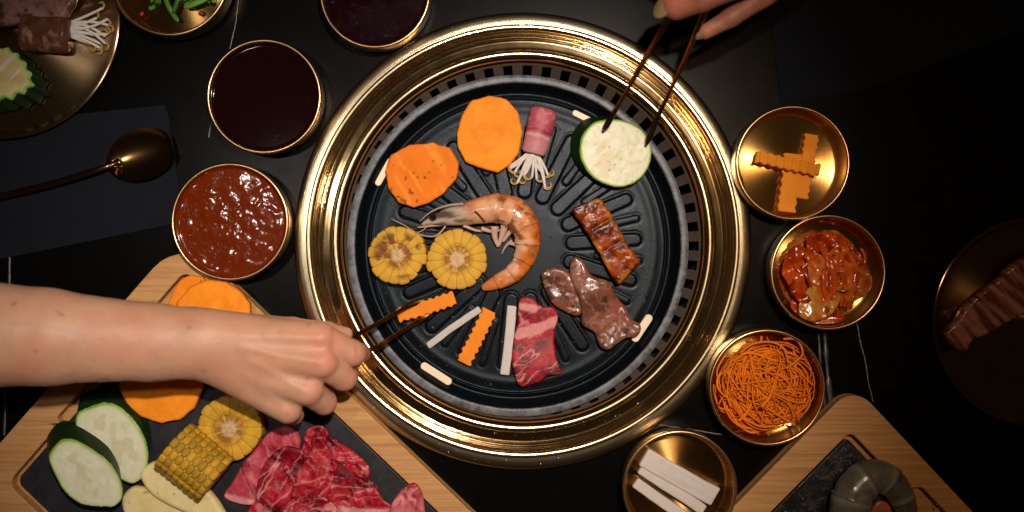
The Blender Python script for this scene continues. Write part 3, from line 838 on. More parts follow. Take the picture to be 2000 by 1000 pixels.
# ---- corn wheels: core plus kernels, each kernel a part
def corn_wheel(cx, cy, R, z0, th, label, seed=0, browned=0.0, n=17, group='corn wheels'):
    zt = z0+th; c = P(cx, cy, zt)[:2]; R = R*(1-zt/CAMH)
    root = empty('corn_slice', (c[0], c[1], z0), label, 'corn', None)
    rs = np.random.RandomState(seed)
    # core
    rr = np.array([0.4,5,10,15,20,25,28])*R/58; na = 96; a = np.linspace(0, 2*math.pi, na, endpoint=False)
    rr = np.concatenate([np.linspace(0.4, 26, 18), [27.5, 28, 28]])*R/58
    Rg, A = np.meshgrid(rr, a, indexing='ij'); X = c[0]+Rg*np.cos(A); Y = c[1]+Rg*np.sin(A)
    Z = zt - 1.0 + 3.2*(fbm(X*.16, Y*.16, 0, seed)-.5) - 2.0*ss(10*R/58, 24*R/58, Rg)
    Z[-1] = z0
    V = np.stack([X,Y,Z],-1).reshape(-1,3)
    q = np.hypot(V[:,0]-c[0], V[:,1]-c[1])/(R/58)
    ang = np.arctan2(V[:,1]-c[1], V[:,0]-c[0])
    core = mixc((0.50,0.31,0.13), (0.68,0.49,0.29), fbm(V[:,0]*.2, V[:,1]*.2, 0, seed))
    spk = ss(0.45, 0.7, vnoise(ang*n/6.283*2, q*0.05, 0, seed+3))
    ring = mixc((0.36,0.17,0.02), (0.62,0.36,0.09), spk)
    C = mixc(core, ring, ss(11, 16, q + 5*(fbm(V[:,0]*.15, V[:,1]*.15, 0, seed+1)-.5)))
    if browned:
        b = ss(0.52,0.68, fbm(V[:,0]*.06, V[:,1]*.06, 0, seed+7)); C = mixc(C, (0.25,0.09,0.015), b*browned*ss(8,18,q))
    m = len(rr); i = np.arange(m-1)[:,None]; j = np.arange(na)[None]; jn=(j+1)%na
    F = np.stack([i*na+j, (i+1)*na+j, (i+1)*na+jn, i*na+jn], -1).reshape(-1,4)
    mk('cob_core', V, F, M['corn'], root, C)
    a0 = rs.rand()*6
    w = 2*math.pi/n
    for k in range(n):
        am = a0 + k*w; hw = w/2*(0.975+0.02*rs.randn()*0); Ro = R*(1+0.035*rs.randn()*0.7); ri = 25*R/58
        ts = np.linspace(0,1,9); us = np.linspace(-1,1,7)
        V = []; 
        dz = rs.randn()*0.35
        def P3(t, u, z, shrink=0):
            r = ri + (Ro-ri)*t
            ro = r - (Ro*0.035)*(u**6)*t**2.5
            aa = am + hw*u*1.0
            return (c[0]+(ro-shrink)*math.cos(aa), c[1]+(ro-shrink)*math.sin(aa), z)
        for t in ts:
            for u in us:
                e = max(abs(u)**8, t**16)
                z = zt + dz + 0.4*math.sin(math.pi*min(1,t*.9)) - 0.7*e
                V.append(P3(t, u, z))
        nt, nu = len(ts), len(us); F = []
        for p in range(nt-1):
            for q2 in range(nu-1):
                F.append((p*nu+q2, (p+1)*nu+q2, (p+1)*nu+q2+1, p*nu+q2+1))
        # outer wall down in bulging rows
        zs = np.linspace(zt-4, z0, 7); prev = [(nt-1)*nu+q2 for q2 in range(nu)]
        for zi, z in enumerate(zs):
            bul = 1.2*math.sin(zi*math.pi*0.9)
            cur = []
            for u in us:
                V.append(P3(1.0, u, z, -bul)); cur.append(len(V)-1)
            for q2 in range(nu-1): F.append((prev[q2], cur[q2], cur[q2+1], prev[q2+1]))
            prev = cur
        V = np.array(V); rq = np.hypot(V[:,0]-c[0], V[:,1]-c[1])/R
        base = np.array((0.60,0.33,0.025))*(0.92+0.14*rs.rand())
        C = mixc(np.tile(base, (len(V),1)), (0.76,0.44,0.03), ss(0.9,0.6,rq)*.6)
        C = mixc(C, (0.46,0.20,0.015), ss(0.60,0.46,rq)*0.8)
        C = mixc(C, (0.62,0.36,0.03), 0.5*ss(0.45,0.7,fbm(V[:,0]*.1, V[:,1]*.1, V[:,2]*.1, seed)))
        if browned:
            b = ss(0.50,0.62, fbm(V[:,0]*.05, V[:,1]*.05, 0, seed+7))*ss(0.95,0.7,rq)
            C = mixc(C, (0.20,0.065,0.006), b*browned)
        mk('kernel', V, F, M['corn'], root, C)
    return root
corn_wheel(776, 499, 57, PZ, 30, 'corn wheel with browned centre, the left one on the pan', 2, 1.0, 16)
corn_wheel(893, 506, 59, PZ, 24, 'clean yellow corn wheel on the pan under the grilled prawn', 8, 0.0, 17)

# ---- sticks
def crinkle(name, p0, p1, wd, z0, th, mat, colf, label, cat, group=None, waves=9, amp=1.8, tilt=0.0, edge_z=0.0, h=1.6):
    zt = z0+th
    a = P(*p0, zt)[:2]; b = P(*p1, zt)[:2]; L = np.linalg.norm(b-a); u = (b-a)/L; v = np.array([-u[1], u[0]])
    hw = wd/2*(1-zt/CAMH)
    sd_ = int(p0[0]+p1[1]) % 50
    def f(X, Y, Z):
        s = (X-a[0])*u[0] + (Y-a[1])*u[1]; t = (X-a[0])*v[0] + (Y-a[1])*v[1]
        ph = 2*math.pi*waves*s/L
        zc = (z0+zt)/2 + tilt*(s/L-0.5) + edge_z*np.sin(ph)
        ph = ph + 1.1*(vnoise(s*.03+sd_, 0*s, 0, 3)-.5)
        tt = t + amp*np.sin(ph)*(0.75+0.5*vnoise(s*.05, 0*s+sd_, 0, 5)) + 3.0*(vnoise(s*.018+sd_, 0*s, 0, 9)-.5) + 1.0*(vnoise(X*.08, Y*.08, Z*.1, 4)-.5)
        r = 1.5 if amp else 3.0
        q1 = np.abs(tt) - hw + r; q2 = np.abs(s-L/2) - L/2 + r; q3 = np.abs(Z-zc) - th/2 + r
        return np.minimum(np.maximum(np.maximum(q1,q2),q3),0) + np.sqrt(np.maximum(q1,0)**2+np.maximum(q2,0)**2+np.maximum(q3,0)**2) - r
    lo = np.minimum(a, b) - hw - 8; hi = np.maximum(a, b) + hw + 8
    V, F = snets(f, (lo[0], lo[1], z0-abs(tilt)/2-abs(edge_z)-5), (hi[0], hi[1], zt+abs(tilt)/2+abs(edge_z)+5), h)
    C = colf(V[:,0], V[:,1], V[:,2], None, None)
    return tag(mk(name, V, F, mat, None, C), label, cat, group)
cc1 = flatcol((0.86,0.26,0.010), 0.10, 0.03)
cc2 = flatcol((0.96,0.34,0.018), 0.12, 0.03, 4)
def fibre(c, p0, p1, seed):
    u = np.array([p1[0]-p0[0], -(p1[1]-p0[1])], float); u /= np.linalg.norm(u); c = np.array(c)
    def g(x, y, z, d, top):
        s_ = x*u[0]+y*u[1]; t_ = -x*u[1]+y*u[0]
        k = 0.86 + 0.20*fbm(s_*.015, t_*.25, z*.05, seed) + 0.05*fbm(x*.05, y*.05, 0, seed)
        return mixc(c, (0.55,0.50,0.42), 0.5*ss(0.58,0.7,fbm(s_*.01, t_*.2, 0, seed+3)))*k[:, None]
    return g
wc = fibre((0.70,0.65,0.62), (1258,892), (1398,972), 2)
crinkle('carrot_stick', (776,618), (888,581), 27, -6, 12, M['carrot'], cc1, 'crinkle-cut carrot stick gripped by the tongs of the left hand', 'carrot stick', waves=8)
crinkle('carrot_stick', (906,710), (958,607), 28, PZ, 12, M['carrot'], cc1, 'crinkle-cut carrot stick lying on the pan between two radish sticks', 'carrot stick', waves=8)
crinkle('radish_stick', (834,676), (938,603), 14, PZ, 10, M['white_veg'], fibre((0.56,0.52,0.50), (834,676), (938,603), 4), 'short thin radish stick lying slanted between the two pan carrots', 'radish stick', waves=1, amp=0.0)
crinkle('radish_stick', (986,733), (1000,597), 19, PZ, 10, M['white_veg'], fibre((0.58,0.54,0.52), (986,733), (1000,597), 6), 'upright radish stick touching the raw beef slice on the pan', 'radish stick', waves=1, amp=0.0)
# carrot bowl
bz = 10
crinkle('carrot_stick', (1588,262), (1566,388), 27, bz, 12, M['carrot'], cc2, 'longest carrot stick pointing up and down, lowest in its bowl', 'carrot stick', waves=9, tilt=2)
crinkle('carrot_stick', (1550,300), (1536,414), 35, bz+1, 12, M['carrot'], cc2, 'widest carrot stick at the bottom left of the carrot bowl', 'carrot stick', waves=7)
crinkle('carrot_stick', (1476,306), (1602,334), 23, bz+15, 17, M['carrot'], cc2, 'carrot stick lying across the top of the other sticks in the bowl', 'carrot stick', waves=8, edge_z=1.5)
# radish bowl
crinkle('radish_stick', (1258,892), (1398,972), 38, bz, 20, M['white_veg'], wc, 'thickest white radish stick, uppermost in the bottom bowl', 'radish stick', waves=1, amp=0)
crinkle('radish_stick', (1250,916), (1376,998), 22, bz+1, 15, M['white_veg'], wc, 'middle white radish stick in the bottom bowl', 'radish stick', waves=1, amp=0)
crinkle('radish_stick', (1240,944), (1340,1012), 22, bz, 15, M['white_veg'], wc, 'lowest radish stick in the bottom bowl, cut by the picture edge', 'radish stick', waves=1, amp=0)

# ---- raw beef
def beefcol(seed, fat=0.5, base=((0.11,0.001,0.006),(0.44,0.006,0.024)), bands=(), sc=1.0):
    def colf(x, y, z, d, top):
        x0, y0 = x*sc, y*sc
        wx = x0 + 26*(fbm(x0*.02, y0*.02, 0, seed)-.5); wy = y0 + 26*(fbm(x0*.02, y0*.02, 5, seed+3)-.5)
        c = mixc(base[0], base[1], ss(0.3,0.7,fbm(wx*.035, wy*.035, 0, seed+1)))
        th_ = seed*0.7; ua = wx*math.cos(th_)+wy*math.sin(th_); va = -wx*math.sin(th_)+wy*math.cos(th_)
        n1 = np.abs(fbm(ua*.055, va*.013, 0, seed+11, 3)-.5)*2
        n2 = np.abs(fbm(ua*.10, va*.035, 0, seed+21, 4)-.5)*2
        v = np.clip(ss(0.085,0.02,n1)*0.95 + ss(0.06,0.01,n2)*0.6*ss(0.35,0.6,fbm(x0*.015,y0*.015,0,seed+31)), 0, 1)
        c = mixc(c, (0.66,0.22,0.22), v*fat)
        sp = ss(0.6,0.8,vnoise(x0*.16, y0*.16, 0, seed+41)); c = mixc(c, (0.55,0.07,0.085), 0.25*sp)
        for bf in bands: c = mixc(c, (0.72,0.30,0.29), np.clip(bf(x, y, d),0,1)*(0.75+0.25*fbm(x0*.08,y0*.08,0,seed)))
        return c
    return colf
def seg_band(p, q, wd, z, seed=0, soft=5):
    a = P(*p, z)[:2]; b = P(*q, z)[:2]
    def g(x, y, d):
        e = b-a; t = np.clip(((x-a[0])*e[0]+(y-a[1])*e[1])/(e@e), 0, 1)
        dd = np.hypot(x-a[0]-e[0]*t, y-a[1]-e[1]*t) + 14*(fbm(x*.04, y*.04, 0, seed)-.5)
        return ss(wd+soft, wd-1, dd)
    return g
slab('raw_beef_slice', [(1016,583),(1038,582),(1058,598),(1080,600),(1090,618),(1083,650),(1084,680),(1088,705),(1098,727),(1070,735),(1050,748),(1018,755),(1006,735),(1000,700),(1003,660),(1010,640),(1012,610)], PZ, PZ+12, M['raw_beef'],
     beefcol(3, 0.9, bands=[seg_band((1012,652),(1088,628),9,-6,4), seg_band((1016,598),(1042,603),5,-6,8)]), rnd=4, sm=6,
     zw=lambda x, y: 2.0*np.sin(y*.05)+1.5, disp=lambda X,Y,Z,d: 1.2*(fbm(X*.07,Y*.07,0,5)-.5), label='raw red marbled beef slice on the pan beside the upright radish stick', cat='raw beef')

# ---- grilled beef
def cookcol(seed, a=(0.10,0.030,0.016), b=(0.24,0.085,0.05), pink=(0.30,0.085,0.06)):
    def colf(x, y, z, d, top):
        c = mixc(a, b, ss(0.3,0.7,fbm(x*.03, y*.03, z*.03, seed)))
        c = mixc(c, pink, 0.7*ss(0.5,0.7,fbm(x*.018, y*.018, 0, seed+5)))
        c = mixc(c, (0.055,0.015,0.008), 0.8*ss(0.60,0.75,fbm(x*.05,y*.05,0,seed+9)))
        c = mixc(c, (0.40,0.22,0.16), 0.5*ss(0.06,0.0,np.abs(fbm(x*.04,y*.04,0,seed+13)-.5)))
        return c
    return colf
gb = empty('grilled_beef_slice', P(1150, 590, PZ), 'browned glistening beef slice folded in two lobes on the right of the pan', 'grilled beef')
bump8 = lambda a, s, sd: (lambda X, Y, Z, d: a*(fbm(X*s, Y*s, Z*s, sd)-.5))
slab('lobe', [(1056,535),(1075,524),(1098,524),(1118,540),(1133,570),(1138,600),(1132,616),(1112,613),(1085,598),(1068,575)], PZ, PZ+17, M['cooked_beef'], cookcol(1), gb, rnd=6, sm=6, disp=bump8(3.5,.05,3))
slab('lobe', [(1112,512),(1125,500),(1140,510),(1150,530),(1165,543),(1190,552),(1205,580),(1222,600),(1230,620),(1252,636),(1245,655),(1215,665),(1190,683),(1172,676),(1160,650),(1138,635),(1136,610),(1130,580),(1116,550)], PZ+5, PZ+24, M['cooked_beef'],
     cookcol(4, (0.12,0.04,0.022), (0.26,0.10,0.062)), gb, rnd=7, sm=6, zw=lambda x, y: 4*np.sin((x-y)*.035), disp=bump8(5.0,.045,8))

# ---- glazed eel
def eelcol(x, y, z, d, top):
    a = P(1140,400,0)[:2]; b = P(1222,540,0)[:2]; u = (b-a)/np.linalg.norm(b-a)
    s = (x-a[0])*u[0]+(y-a[1])*u[1]
    c = mixc((0.085,0.009,0.001), (0.34,0.052,0.002), ss(0.35,0.65,fbm(x*.04,y*.04,0,2)))
    c = mixc(c, (0.55,0.19,0.02), 0.7*ss(-12,-4,d)*ss(0.4,0.6,fbm(x*.05,y*.05,0,7)))
    for g in (52, 100): c = mixc(c, (0.07,0.012,0.003), 0.75*np.exp(-((s-g+4*np.sin(d*.3))/5)**2))
    c = mixc(c, (0.05,0.01,0.003), 0.5*ss(0.6,0.72,fbm(x*.07,y*.07,0,12)))
    return np.where((z < PZ+8)[:,None], mixc((0.50,0.40,0.28),(0.4,0.3,0.2),fbm(x*.1,y*.1,0,1)), c)
def eeldisp(X, Y, Z, d):
    a = P(1140,400,0)[:2]; b = P(1222,540,0)[:2]; u = (b-a)/np.linalg.norm(b-a)
    s = (X-a[0])*u[0]+(Y-a[1])*u[1]
    r = 2.0*(fbm(X*.06,Y*.06,Z*.06,3)-.5) + 0.9*(vnoise(X*.16,Y*.16,Z*.1,13)-.5)
    for g in (50, 98): r = r - 1.3*np.exp(-((s-g)/3.5)**2)
    return r
slab('glazed_eel_piece', [(1116,410),(1126,402),(1150,393),(1170,386),(1180,398),(1196,422),(1211,450),(1228,480),(1248,508),(1245,516),(1228,534),(1209,554),(1202,552),(1190,532),(1177,508),(1160,478),(1144,452),(1128,428)], PZ, PZ+27, M['eel'], eelcol, rnd=4, sm=2, shear=(6,-4), disp=eeldisp, label='amber glazed eel fillet piece at the right of the pan', cat='eel')

# ---- raw bacon roll with bean sprouts
def sprouts(root, hub, spread, n, z, seed, length, mat=None, tipc=(0.42,0.27,0.08), droop=0.0, wid=3.4):
    rs = np.random.RandomState(seed)
    for i in range(n):
        t = -1+2*i/(n-1) + rs.randn()*0.06
        ang = spread[0] + (spread[1]-spread[0])*(t+1)/2
        L = length*(0.62+0.5*rs.rand())
        base = np.array(hub) + np.array([math.cos(ang+1.57), math.sin(ang+1.57)])*0 + np.array([-math.sin(spread[2]), math.cos(spread[2])])*(-t)*15*(-1)
        d = np.array([math.cos(ang), math.sin(ang)]); nrm = np.array([-d[1], d[0]])
        pts = []
        cv = rs.randn()*0.22
        for s in np.linspace(-0.25,1,7):
            p = base + d*L*s + nrm*L*cv*s*s
            zz = z + 7*(1-abs(t))*(1-.5*max(s,0)) - droop*max(s,0)
            pts.append((p[0], p[1], zz + rs.rand()*1.5))
        # curled yellow head
        p = np.array(pts[-1]); sgn = rs.choice([-1,1]); hd = []
        for q in np.linspace(0.3, 3.6, 6):
            r = 6.5
            hd.append(p + np.array([*(d*r*math.sin(q) + nrm*sgn*r*(1-math.cos(q))), -0.8*q]))
        path = smooth_poly(np.array(pts + hd), 4, False); m = len(path)
        tt = np.linspace(0,1,m)
        rad = np.interp(tt, [0,0.5,0.6,0.85,1], [wid*.9,wid*0.8,wid*0.6,wid*0.8,wid*0.35])
        V, F = tube(path, rad, 8, 0.9)
        c = mixc(np.tile((0.80,0.72,0.66),(m,1)), tipc, ss(0.52,0.68,tt)); C = np.repeat(c, 8, 0)
        mk('sprout', V, F, M['sprout'], root, C)
def rollmesh(a, b, r0, r1, z, colf, seed, flat=0.8, wraps=None):
    n = 46; seg = 44
    V = []; 
    a = np.array(a); b = np.array(b); u = (b-a)/np.linalg.norm(b-a); v = np.array([-u[1],u[0]])
    L = np.linalg.norm(b-a)
    for i in range(n):
        s = i/(n-1); r = r0+(r1-r0)*s
        endk = 1 - 0.30*ss(0.06,0.0,s) - 0.12*ss(0.95,1,s)
        for j in range(seg):
            th = 2*math.pi*j/seg
            rr = r*endk*(1 + 0.10*(float(vnoise(s*5+seed, math.cos(th)*1.5+3, math.sin(th)*1.5))-.5)*2)
            if wraps:
                for w in wraps: rr += 2.2*ss(w-0.03,w+0.01,s)*(1 if True else 0) - 1.1
            p = a + u*L*s + v*rr*math.cos(th)
            V.append((p[0], p[1], z + flat*rr*math.sin(th)))
    F = []
    for i in range(n-1):
        for j in range(seg):
            k = (j+1)%seg; F.append((i*seg+j, (i+1)*seg+j, (i+1)*seg+k, i*seg+k))
    F.append(tuple(range(seg))); F.append(tuple((n-1)*seg+j for j in range(seg))[::-1])
    V = np.array(V)
    s = ((V[:,0]-a[0])*u[0]+(V[:,1]-a[1])*u[1])/L; t = ((V[:,0]-a[0])*v[0]+(V[:,1]-a[1])*v[1])
    return V, F, colf(V, s, t)
def baconcol(V, s, t):
    n = fbm(V[:,0]*.07, V[:,1]*.07, V[:,2]*.05, 3)
    c = mixc((0.36,0.045,0.075), (0.58,0.13,0.17), n)
    w = s + 0.10*(n-.5)
    c = mixc(c, (0.70,0.42,0.36), 0.9*np.exp(-((w-0.63)/0.05)**2))
    c = mixc(c, (0.56,0.22,0.24), ss(0.66,0.74,w))
    c = mixc(c, (0.72,0.46,0.43), 0.8*ss(0.955,0.985,s))
    c = mixc(c, (0.66,0.34,0.34), 0.5*ss(0.62,0.72,fbm(V[:,0]*.12,V[:,1]*.12,0,9))*ss(0.6,0.4,s))
    c = mixc(c, (0.30,0.03,0.05), 0.8*np.exp(-((w-0.50)/0.035)**2))
    return c
rz = PZ+22
ra = P(1064,212,rz)[:2]; rb = P(1042,300,rz)[:2]
roll = empty('meat_roll', (ra[0], ra[1], PZ), 'raw pink meat roll stuffed with white bean sprouts on the pan', 'meat roll')
V, F, C = rollmesh(ra, rb, 27, 25, rz-2, baconcol, 2, 0.8); mk('meat_wrap', V, F, M['raw_beef'], roll, C)
hb = P(1040,306,rz)[:2]
sprouts(roll, hb, (math.radians(-142), math.radians(-60), math.radians(-105)), 13, PZ+14, 5, 50, droop=9, wid=3.2)

# ---- prawns
def prawn(name, cpts, z, root, colA, colB, seed=0, nseg=6, head=0.38, flat=0.85, legs=True, gloss=None):
    """cpts: (x, y, half width) along the body from head to tail in picture positions at height z"""
    c = smooth_poly(np.array([[*P(p[0], p[1], z)[:2], p[2]*(1-z/CAMH)] for p in cpts]), 14, False)
    n = len(c); path = np.c_[c[:, :2], np.full(n, 0.0)]; rad = c[:, 2]
    path[:, 2] = PZ_of(root) + rad*flat
    s = np.r_[0, np.cumsum(np.linalg.norm(np.diff(path, axis=0), axis=1))]; s /= s[-1]
    cuts = [0, head] + list(head + (0.90-head)*np.linspace(0,1,nseg+1)[1:]) + [1.0]
    for k in range(len(cuts)-1):
        a, b = cuts[k], cuts[k+1]
        ov = 0.022 if k < len(cuts)-2 else 0
        m = 30 if k == 0 else 14
        ts = np.linspace(a, min(1, b+ov), m)
        p = np.stack([np.interp(ts, s, path[:, q]) for q in range(3)], 1); r = np.interp(ts, s, rad)
        fl = 1.0 + (0.05*ss(b-0.03, b+ov, ts) if k < len(cuts)-2 else 0) - (0.06*ss(a+0.05, a, ts) if k else 0)
        V, F = tube(p, r*fl, 30, flat, cap=True)
        sq = np.repeat(ts, 30); ang = np.tile(np.linspace(0, 2*math.pi, 30, endpoint=False), m)
        lat = np.cos(ang)
        V = V + (1.6*(fbm(V[:,0]*.06, V[:,1]*.06, V[:,2]*.06, seed)-.5))[:, None]*np.array([0,0,1.0])
        C = colA(V, sq, lat, k)
        nm = 'head' if k == 0 else ('tail_segment' if k == len(cuts)-2 else 'shell_segment')
        mk(nm, V, F, M['prawn'], root, C)
    return path, s, rad
def PZ_of(root): return root.location[2]/S
pz = PZ+24
pr = empty('grilled_prawn', (P(960,460,pz)[0], P(960,460,pz)[1], PZ), 'whole grilled orange prawn curled in the middle of the pan', 'prawn')
def prawncol(V, s, lat, k):
    # the head end is grey and translucent, the body turns orange
    n = fbm(V[:,0]*.05, V[:,1]*.05, V[:,2]*.05, 3)
    grey = mixc((0.10,0.075,0.06), (0.52,0.40,0.32), ss(.35,.65,fbm(V[:,0]*.03+9, V[:,1]*.13, 0, 5)))
    body = mixc((0.62,0.17,0.03), (0.76,0.42,0.24), ss(.38,.62,n))
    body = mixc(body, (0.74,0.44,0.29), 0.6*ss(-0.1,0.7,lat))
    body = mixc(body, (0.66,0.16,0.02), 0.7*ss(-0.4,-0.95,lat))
    c = mixc(grey, body, ss(0.17,0.33,s + 0.10*(n-.5)))
    br = ss(0.50,0.60,fbm(V[:,0]*.055, V[:,1]*.055, V[:,2]*.05, 11))*ss(0.34,0.42,s)*ss(0.76,0.6,s)
    c = mixc(c, (0.22,0.055,0.008), br*0.95)
    c = mixc(c, (0.30,0.08,0.02), 0.7*ss(0.60,0.68,fbm(V[:,0]*.09, V[:,1]*.09, V[:,2]*.05, 31))*ss(0.3,0.4,s))
    c = mixc(c, (0.62,0.17,0.02), ss(0.84,0.93,s)*(0.5+.5*n))
    if 0 < k < 8: c = mixc(c, (0.50,0.14,0.03), 0.0)
    return c
path, s_, rad_ = prawn('prawn', [(822,438,3),(845,431,10),(872,424,17),(905,418,22),(940,411,26),(975,407,29),(1008,419,30),(1028,449,27),(1030,484,24),(1019,514,20),(1000,536,18),(976,549,15),(956,558,11),(942,563,6)], pz, pr, prawncol, None, 3)
# rostrum spikes, eye, legs, feelers
def feeler(root, pts, z0, z1, r0, r1, c, nm):
    pts = np.array([[*P(p[0], p[1], z0)[:2], z0+(z1-z0)*i/(len(pts)-1)] for i, p in enumerate(pts)]); q = smooth_poly(pts, 8, False)
    V, F = tube(q, np.linspace(r0, r1, len(q)), 7); mk(nm, V, F, M['prawn'], root, np.tile(c, (len(V),1)))
feeler(pr, [(905,398),(870,402),(840,414),(818,432)], PZ+34, PZ+16, 3, 0.8, (0.42,0.33,0.27), 'rostrum')
feeler(pr, [(880,436),(850,440),(815,444)], PZ+14, PZ+8, 4.5, 1.5, (0.60,0.30,0.16), 'feeler')
feeler(pr, [(872,438),(862,452),(845,462),(815,456),(790,440),(765,428)], PZ+12, PZ+14, 1.9, 0.9, (0.50,0.33,0.24), 'feeler')
feeler(pr, [(866,436),(850,430),(822,452),(800,452)], PZ+12, PZ+8, 1.4, 0.6, (0.50,0.33,0.24), 'feeler')
V, F = lathe([(0.1,7),(4,6),(6.5,2.5),(7,0),(6,-4),(0.1,-7)], P(846,424,PZ+26), 16); mk('eye', V, F, MB('prawn eye').set(Base_Color=(0.01,0.008,0.007), Roughness=0.12).m, pr)
for pts, r in (([(966,442),(966,462),(973,482)],9), ([(986,440),(980,460),(974,480)],9), ([(1004,444),(992,458),(982,472)],7), ([(1000,470),(988,480),(980,496)],3), ([(1008,478),(994,476),(985,486)],4.5), ([(940,446),(962,452),(985,446)],5), ([(905,440),(930,450),(955,452)],4)):
    feeler(pr, pts, PZ+16, PZ+6, r, r*0.3, (0.62,0.42,0.32), 'leg')
feeler(pr, [(928,412),(936,420),(948,434)], PZ+51, PZ+44, 1.6, 1.2, (0.10,0.03,0.01), 'gill_slit')

rp = empty('raw_prawn', (P(1690,960,45)[0], P(1690,960,45)[1], 31), 'raw grey peeled-looking prawn curled on the wet black slate', 'prawn')
def rawcol(V, s, lat, k):
    n = fbm(V[:,0]*.04, V[:,1]*.04, V[:,2]*.04, 3)
    c = mixc((0.07,0.07,0.06), (0.20,0.185,0.15), n)
    c = mixc(c, (0.05,0.055,0.06), 0.6*ss(0.05,0.0,np.abs(fbm(V[:,0]*.03, V[:,1]*.03, 0, 8)-.5)))
    fr = ((s-0.25)/0.13) % 1.0
    c = mixc(c, (0.32,0.30,0.25), 0.55*ss(0.80,0.97,fr)*(s > 0.25))
    c = mixc(c, (0.03,0.03,0.028), 0.6*ss(0.12,0.0,fr)*(s > 0.25))
    return mixc(c, (0.30,0.27,0.20), 0.35*ss(0.6,1,lat))
prawn('prawn', [(1650,1120,32),(1652,1060,37),(1657,1005,39),(1668,960,38),(1702,931,34),(1738,940,30),(1764,972,25),(1776,1012,20),(1774,1060,13)], 60, rp, rawcol, None, 5, nseg=5, head=0.25)
slab('raw_prawn_tail', [(1706,990),(1722,978),(1740,990),(1744,1020),(1720,1040),(1700,1020)], 32, 44, M['prawn'], flatcol((0.45,0.13,0.05), .2, .05), rnd=4, label='orange-red shellfish piece inside the curl of the raw prawn', cat='shellfish')

# ---- left board: vegetables
BZ = 32.0
pumpkin([(330,560),(352,545),(400,540),(430,560),(438,600),(420,640),(370,650),(335,620),(325,590)], BZ-16+26, 14, 'pale pumpkin slice at the back of the board behind the arm', 12, 0.0, 0.4) if False else None
pumpkin([(338,565),(352,545),(372,536),(395,540),(440,600),(430,660),(380,690),(335,660),(325,600)], 40.5, 12, 'dull peach-coloured pumpkin slice lying lowest above the arm', 12, 0.3, 0.4)
pumpkin([(345,590),(370,560),(405,546),(440,550),(470,570),(488,592),(490,640),(450,680),(390,690),(350,660)], 53, 16, 'bright orange pumpkin slice showing above the forearm', 15, 0.0, 1.3)
pumpkin([(232,760),(228,700),(260,650),(320,640),(375,660),(398,710),(396,760),(378,798),(350,820),(315,828),(275,815),(246,790)], BZ, 18, 'large orange pumpkin slice showing below the forearm', 22, 0.0, 1.0)
zucchini([(178,795),(205,788),(232,795),(262,822),(283,858),(290,895),(283,928),(265,945),(240,940),(205,915),(170,870),(148,835),(152,808)], BZ, 30, (-4,34), 'longer zucchini slice on the board, the rear one of two', 13, 0.0, ((0.66,0.66,0.45),(0.78,0.77,0.60)))
zucchini([(118,862),(145,860),(180,878),(215,905),(236,940),(240,972),(225,990),(190,992),(155,985),(125,960),(105,925),(95,892)], BZ+24, 34, (-18,32), 'front zucchini slice with wide dark green skin, left corner of the board', 16, 0.0, ((0.66,0.66,0.45),(0.78,0.77,0.60)))
corn_wheel(447, 838, 64, BZ, 34, 'corn wheel on the board in the shade of the hand', 31, 0.25, 17)
# short cob piece lying on its side: every kernel a part
def cob(p0, p1, R, z, label):
    a = P(*p0, z); b = P(*p1, z); L = np.linalg.norm(b-a); u = (b-a)/L; v = np.array([-u[1], u[0], 0]); wv = np.array([0,0,1.0])
    root = empty('corn_cob_piece', ((a+b)/2 - np.array([0,0,R])), label, 'corn')
    pth = [a+u*L*t for t in (0.0,0.02,0.5,0.98,1.0)]
    V, F = tube(pth, [R*.4,R*.90,R*.92,R*.90,R*.4], 28); mk('cob_core', V, F, M['corn'], root, np.tile((0.60,0.42,0.16),(len(V),1)))
    bm = bmesh.new(); bmesh.ops.create_icosphere(bm, subdivisions=2, radius=1.0)
    base = np.array([vv.co[:] for vv in bm.verts]); Fk = [tuple(x.index for x in f.verts) for f in bm.faces]; bm.free()
    base = np.sign(base)*np.abs(base)**0.62
    rs = np.random.RandomState(3); nr = 16; nk = 8
    mats = []
    for q in range(3):
        Vk = base*np.array([1,1,1]); me = None
        mats.append(None)
    protos = {}
    for i in range(nr):
        th = 2*math.pi*i/nr
        if math.sin(th) < -0.45: continue
        for k in range(nk):
            s = (k+0.5)/nk*L
            rad = wv*math.sin(th)+v*math.cos(th); tan = -v*math.sin(th)+wv*math.cos(th)
            cen = a + u*s + rad*(R*0.93)
            sc = np.array([L/nk*0.50, 2*math.pi*R/nr*0.50*0.98, R*0.16])*(1+0.05*rs.randn())
            pid = rs.randint(4)
            if pid not in protos:
                cc_ = np.array((0.54,0.30,0.022))*(0.78+0.13*pid)
                ok = mk('kernel', base*np.array([L/nk*0.52, 2*math.pi*R/nr*0.50, R*0.11]), Fk, M['corn'], None, np.tile(cc_, (len(base),1)), base=(0,0,0))
                protos[pid] = ok.data; o = ok
            else:
                o = bpy.data.objects.new('kernel', protos[pid]); col0.objects.link(o)
            Mx = Matrix((( u[0], tan[0], rad[0]), (u[1], tan[1], rad[1]), (u[2], tan[2], rad[2])))
            o.parent = root; o.matrix_local = Matrix.Translation(Vector(cen)*S - root.location) @ Mx.to_4x4() @ Matrix.Scale(1+0.05*rs.randn(), 4)
cob((338,868), (424,938), 50, BZ+48, 'short yellow cob piece lying on its side below the corn wheel')
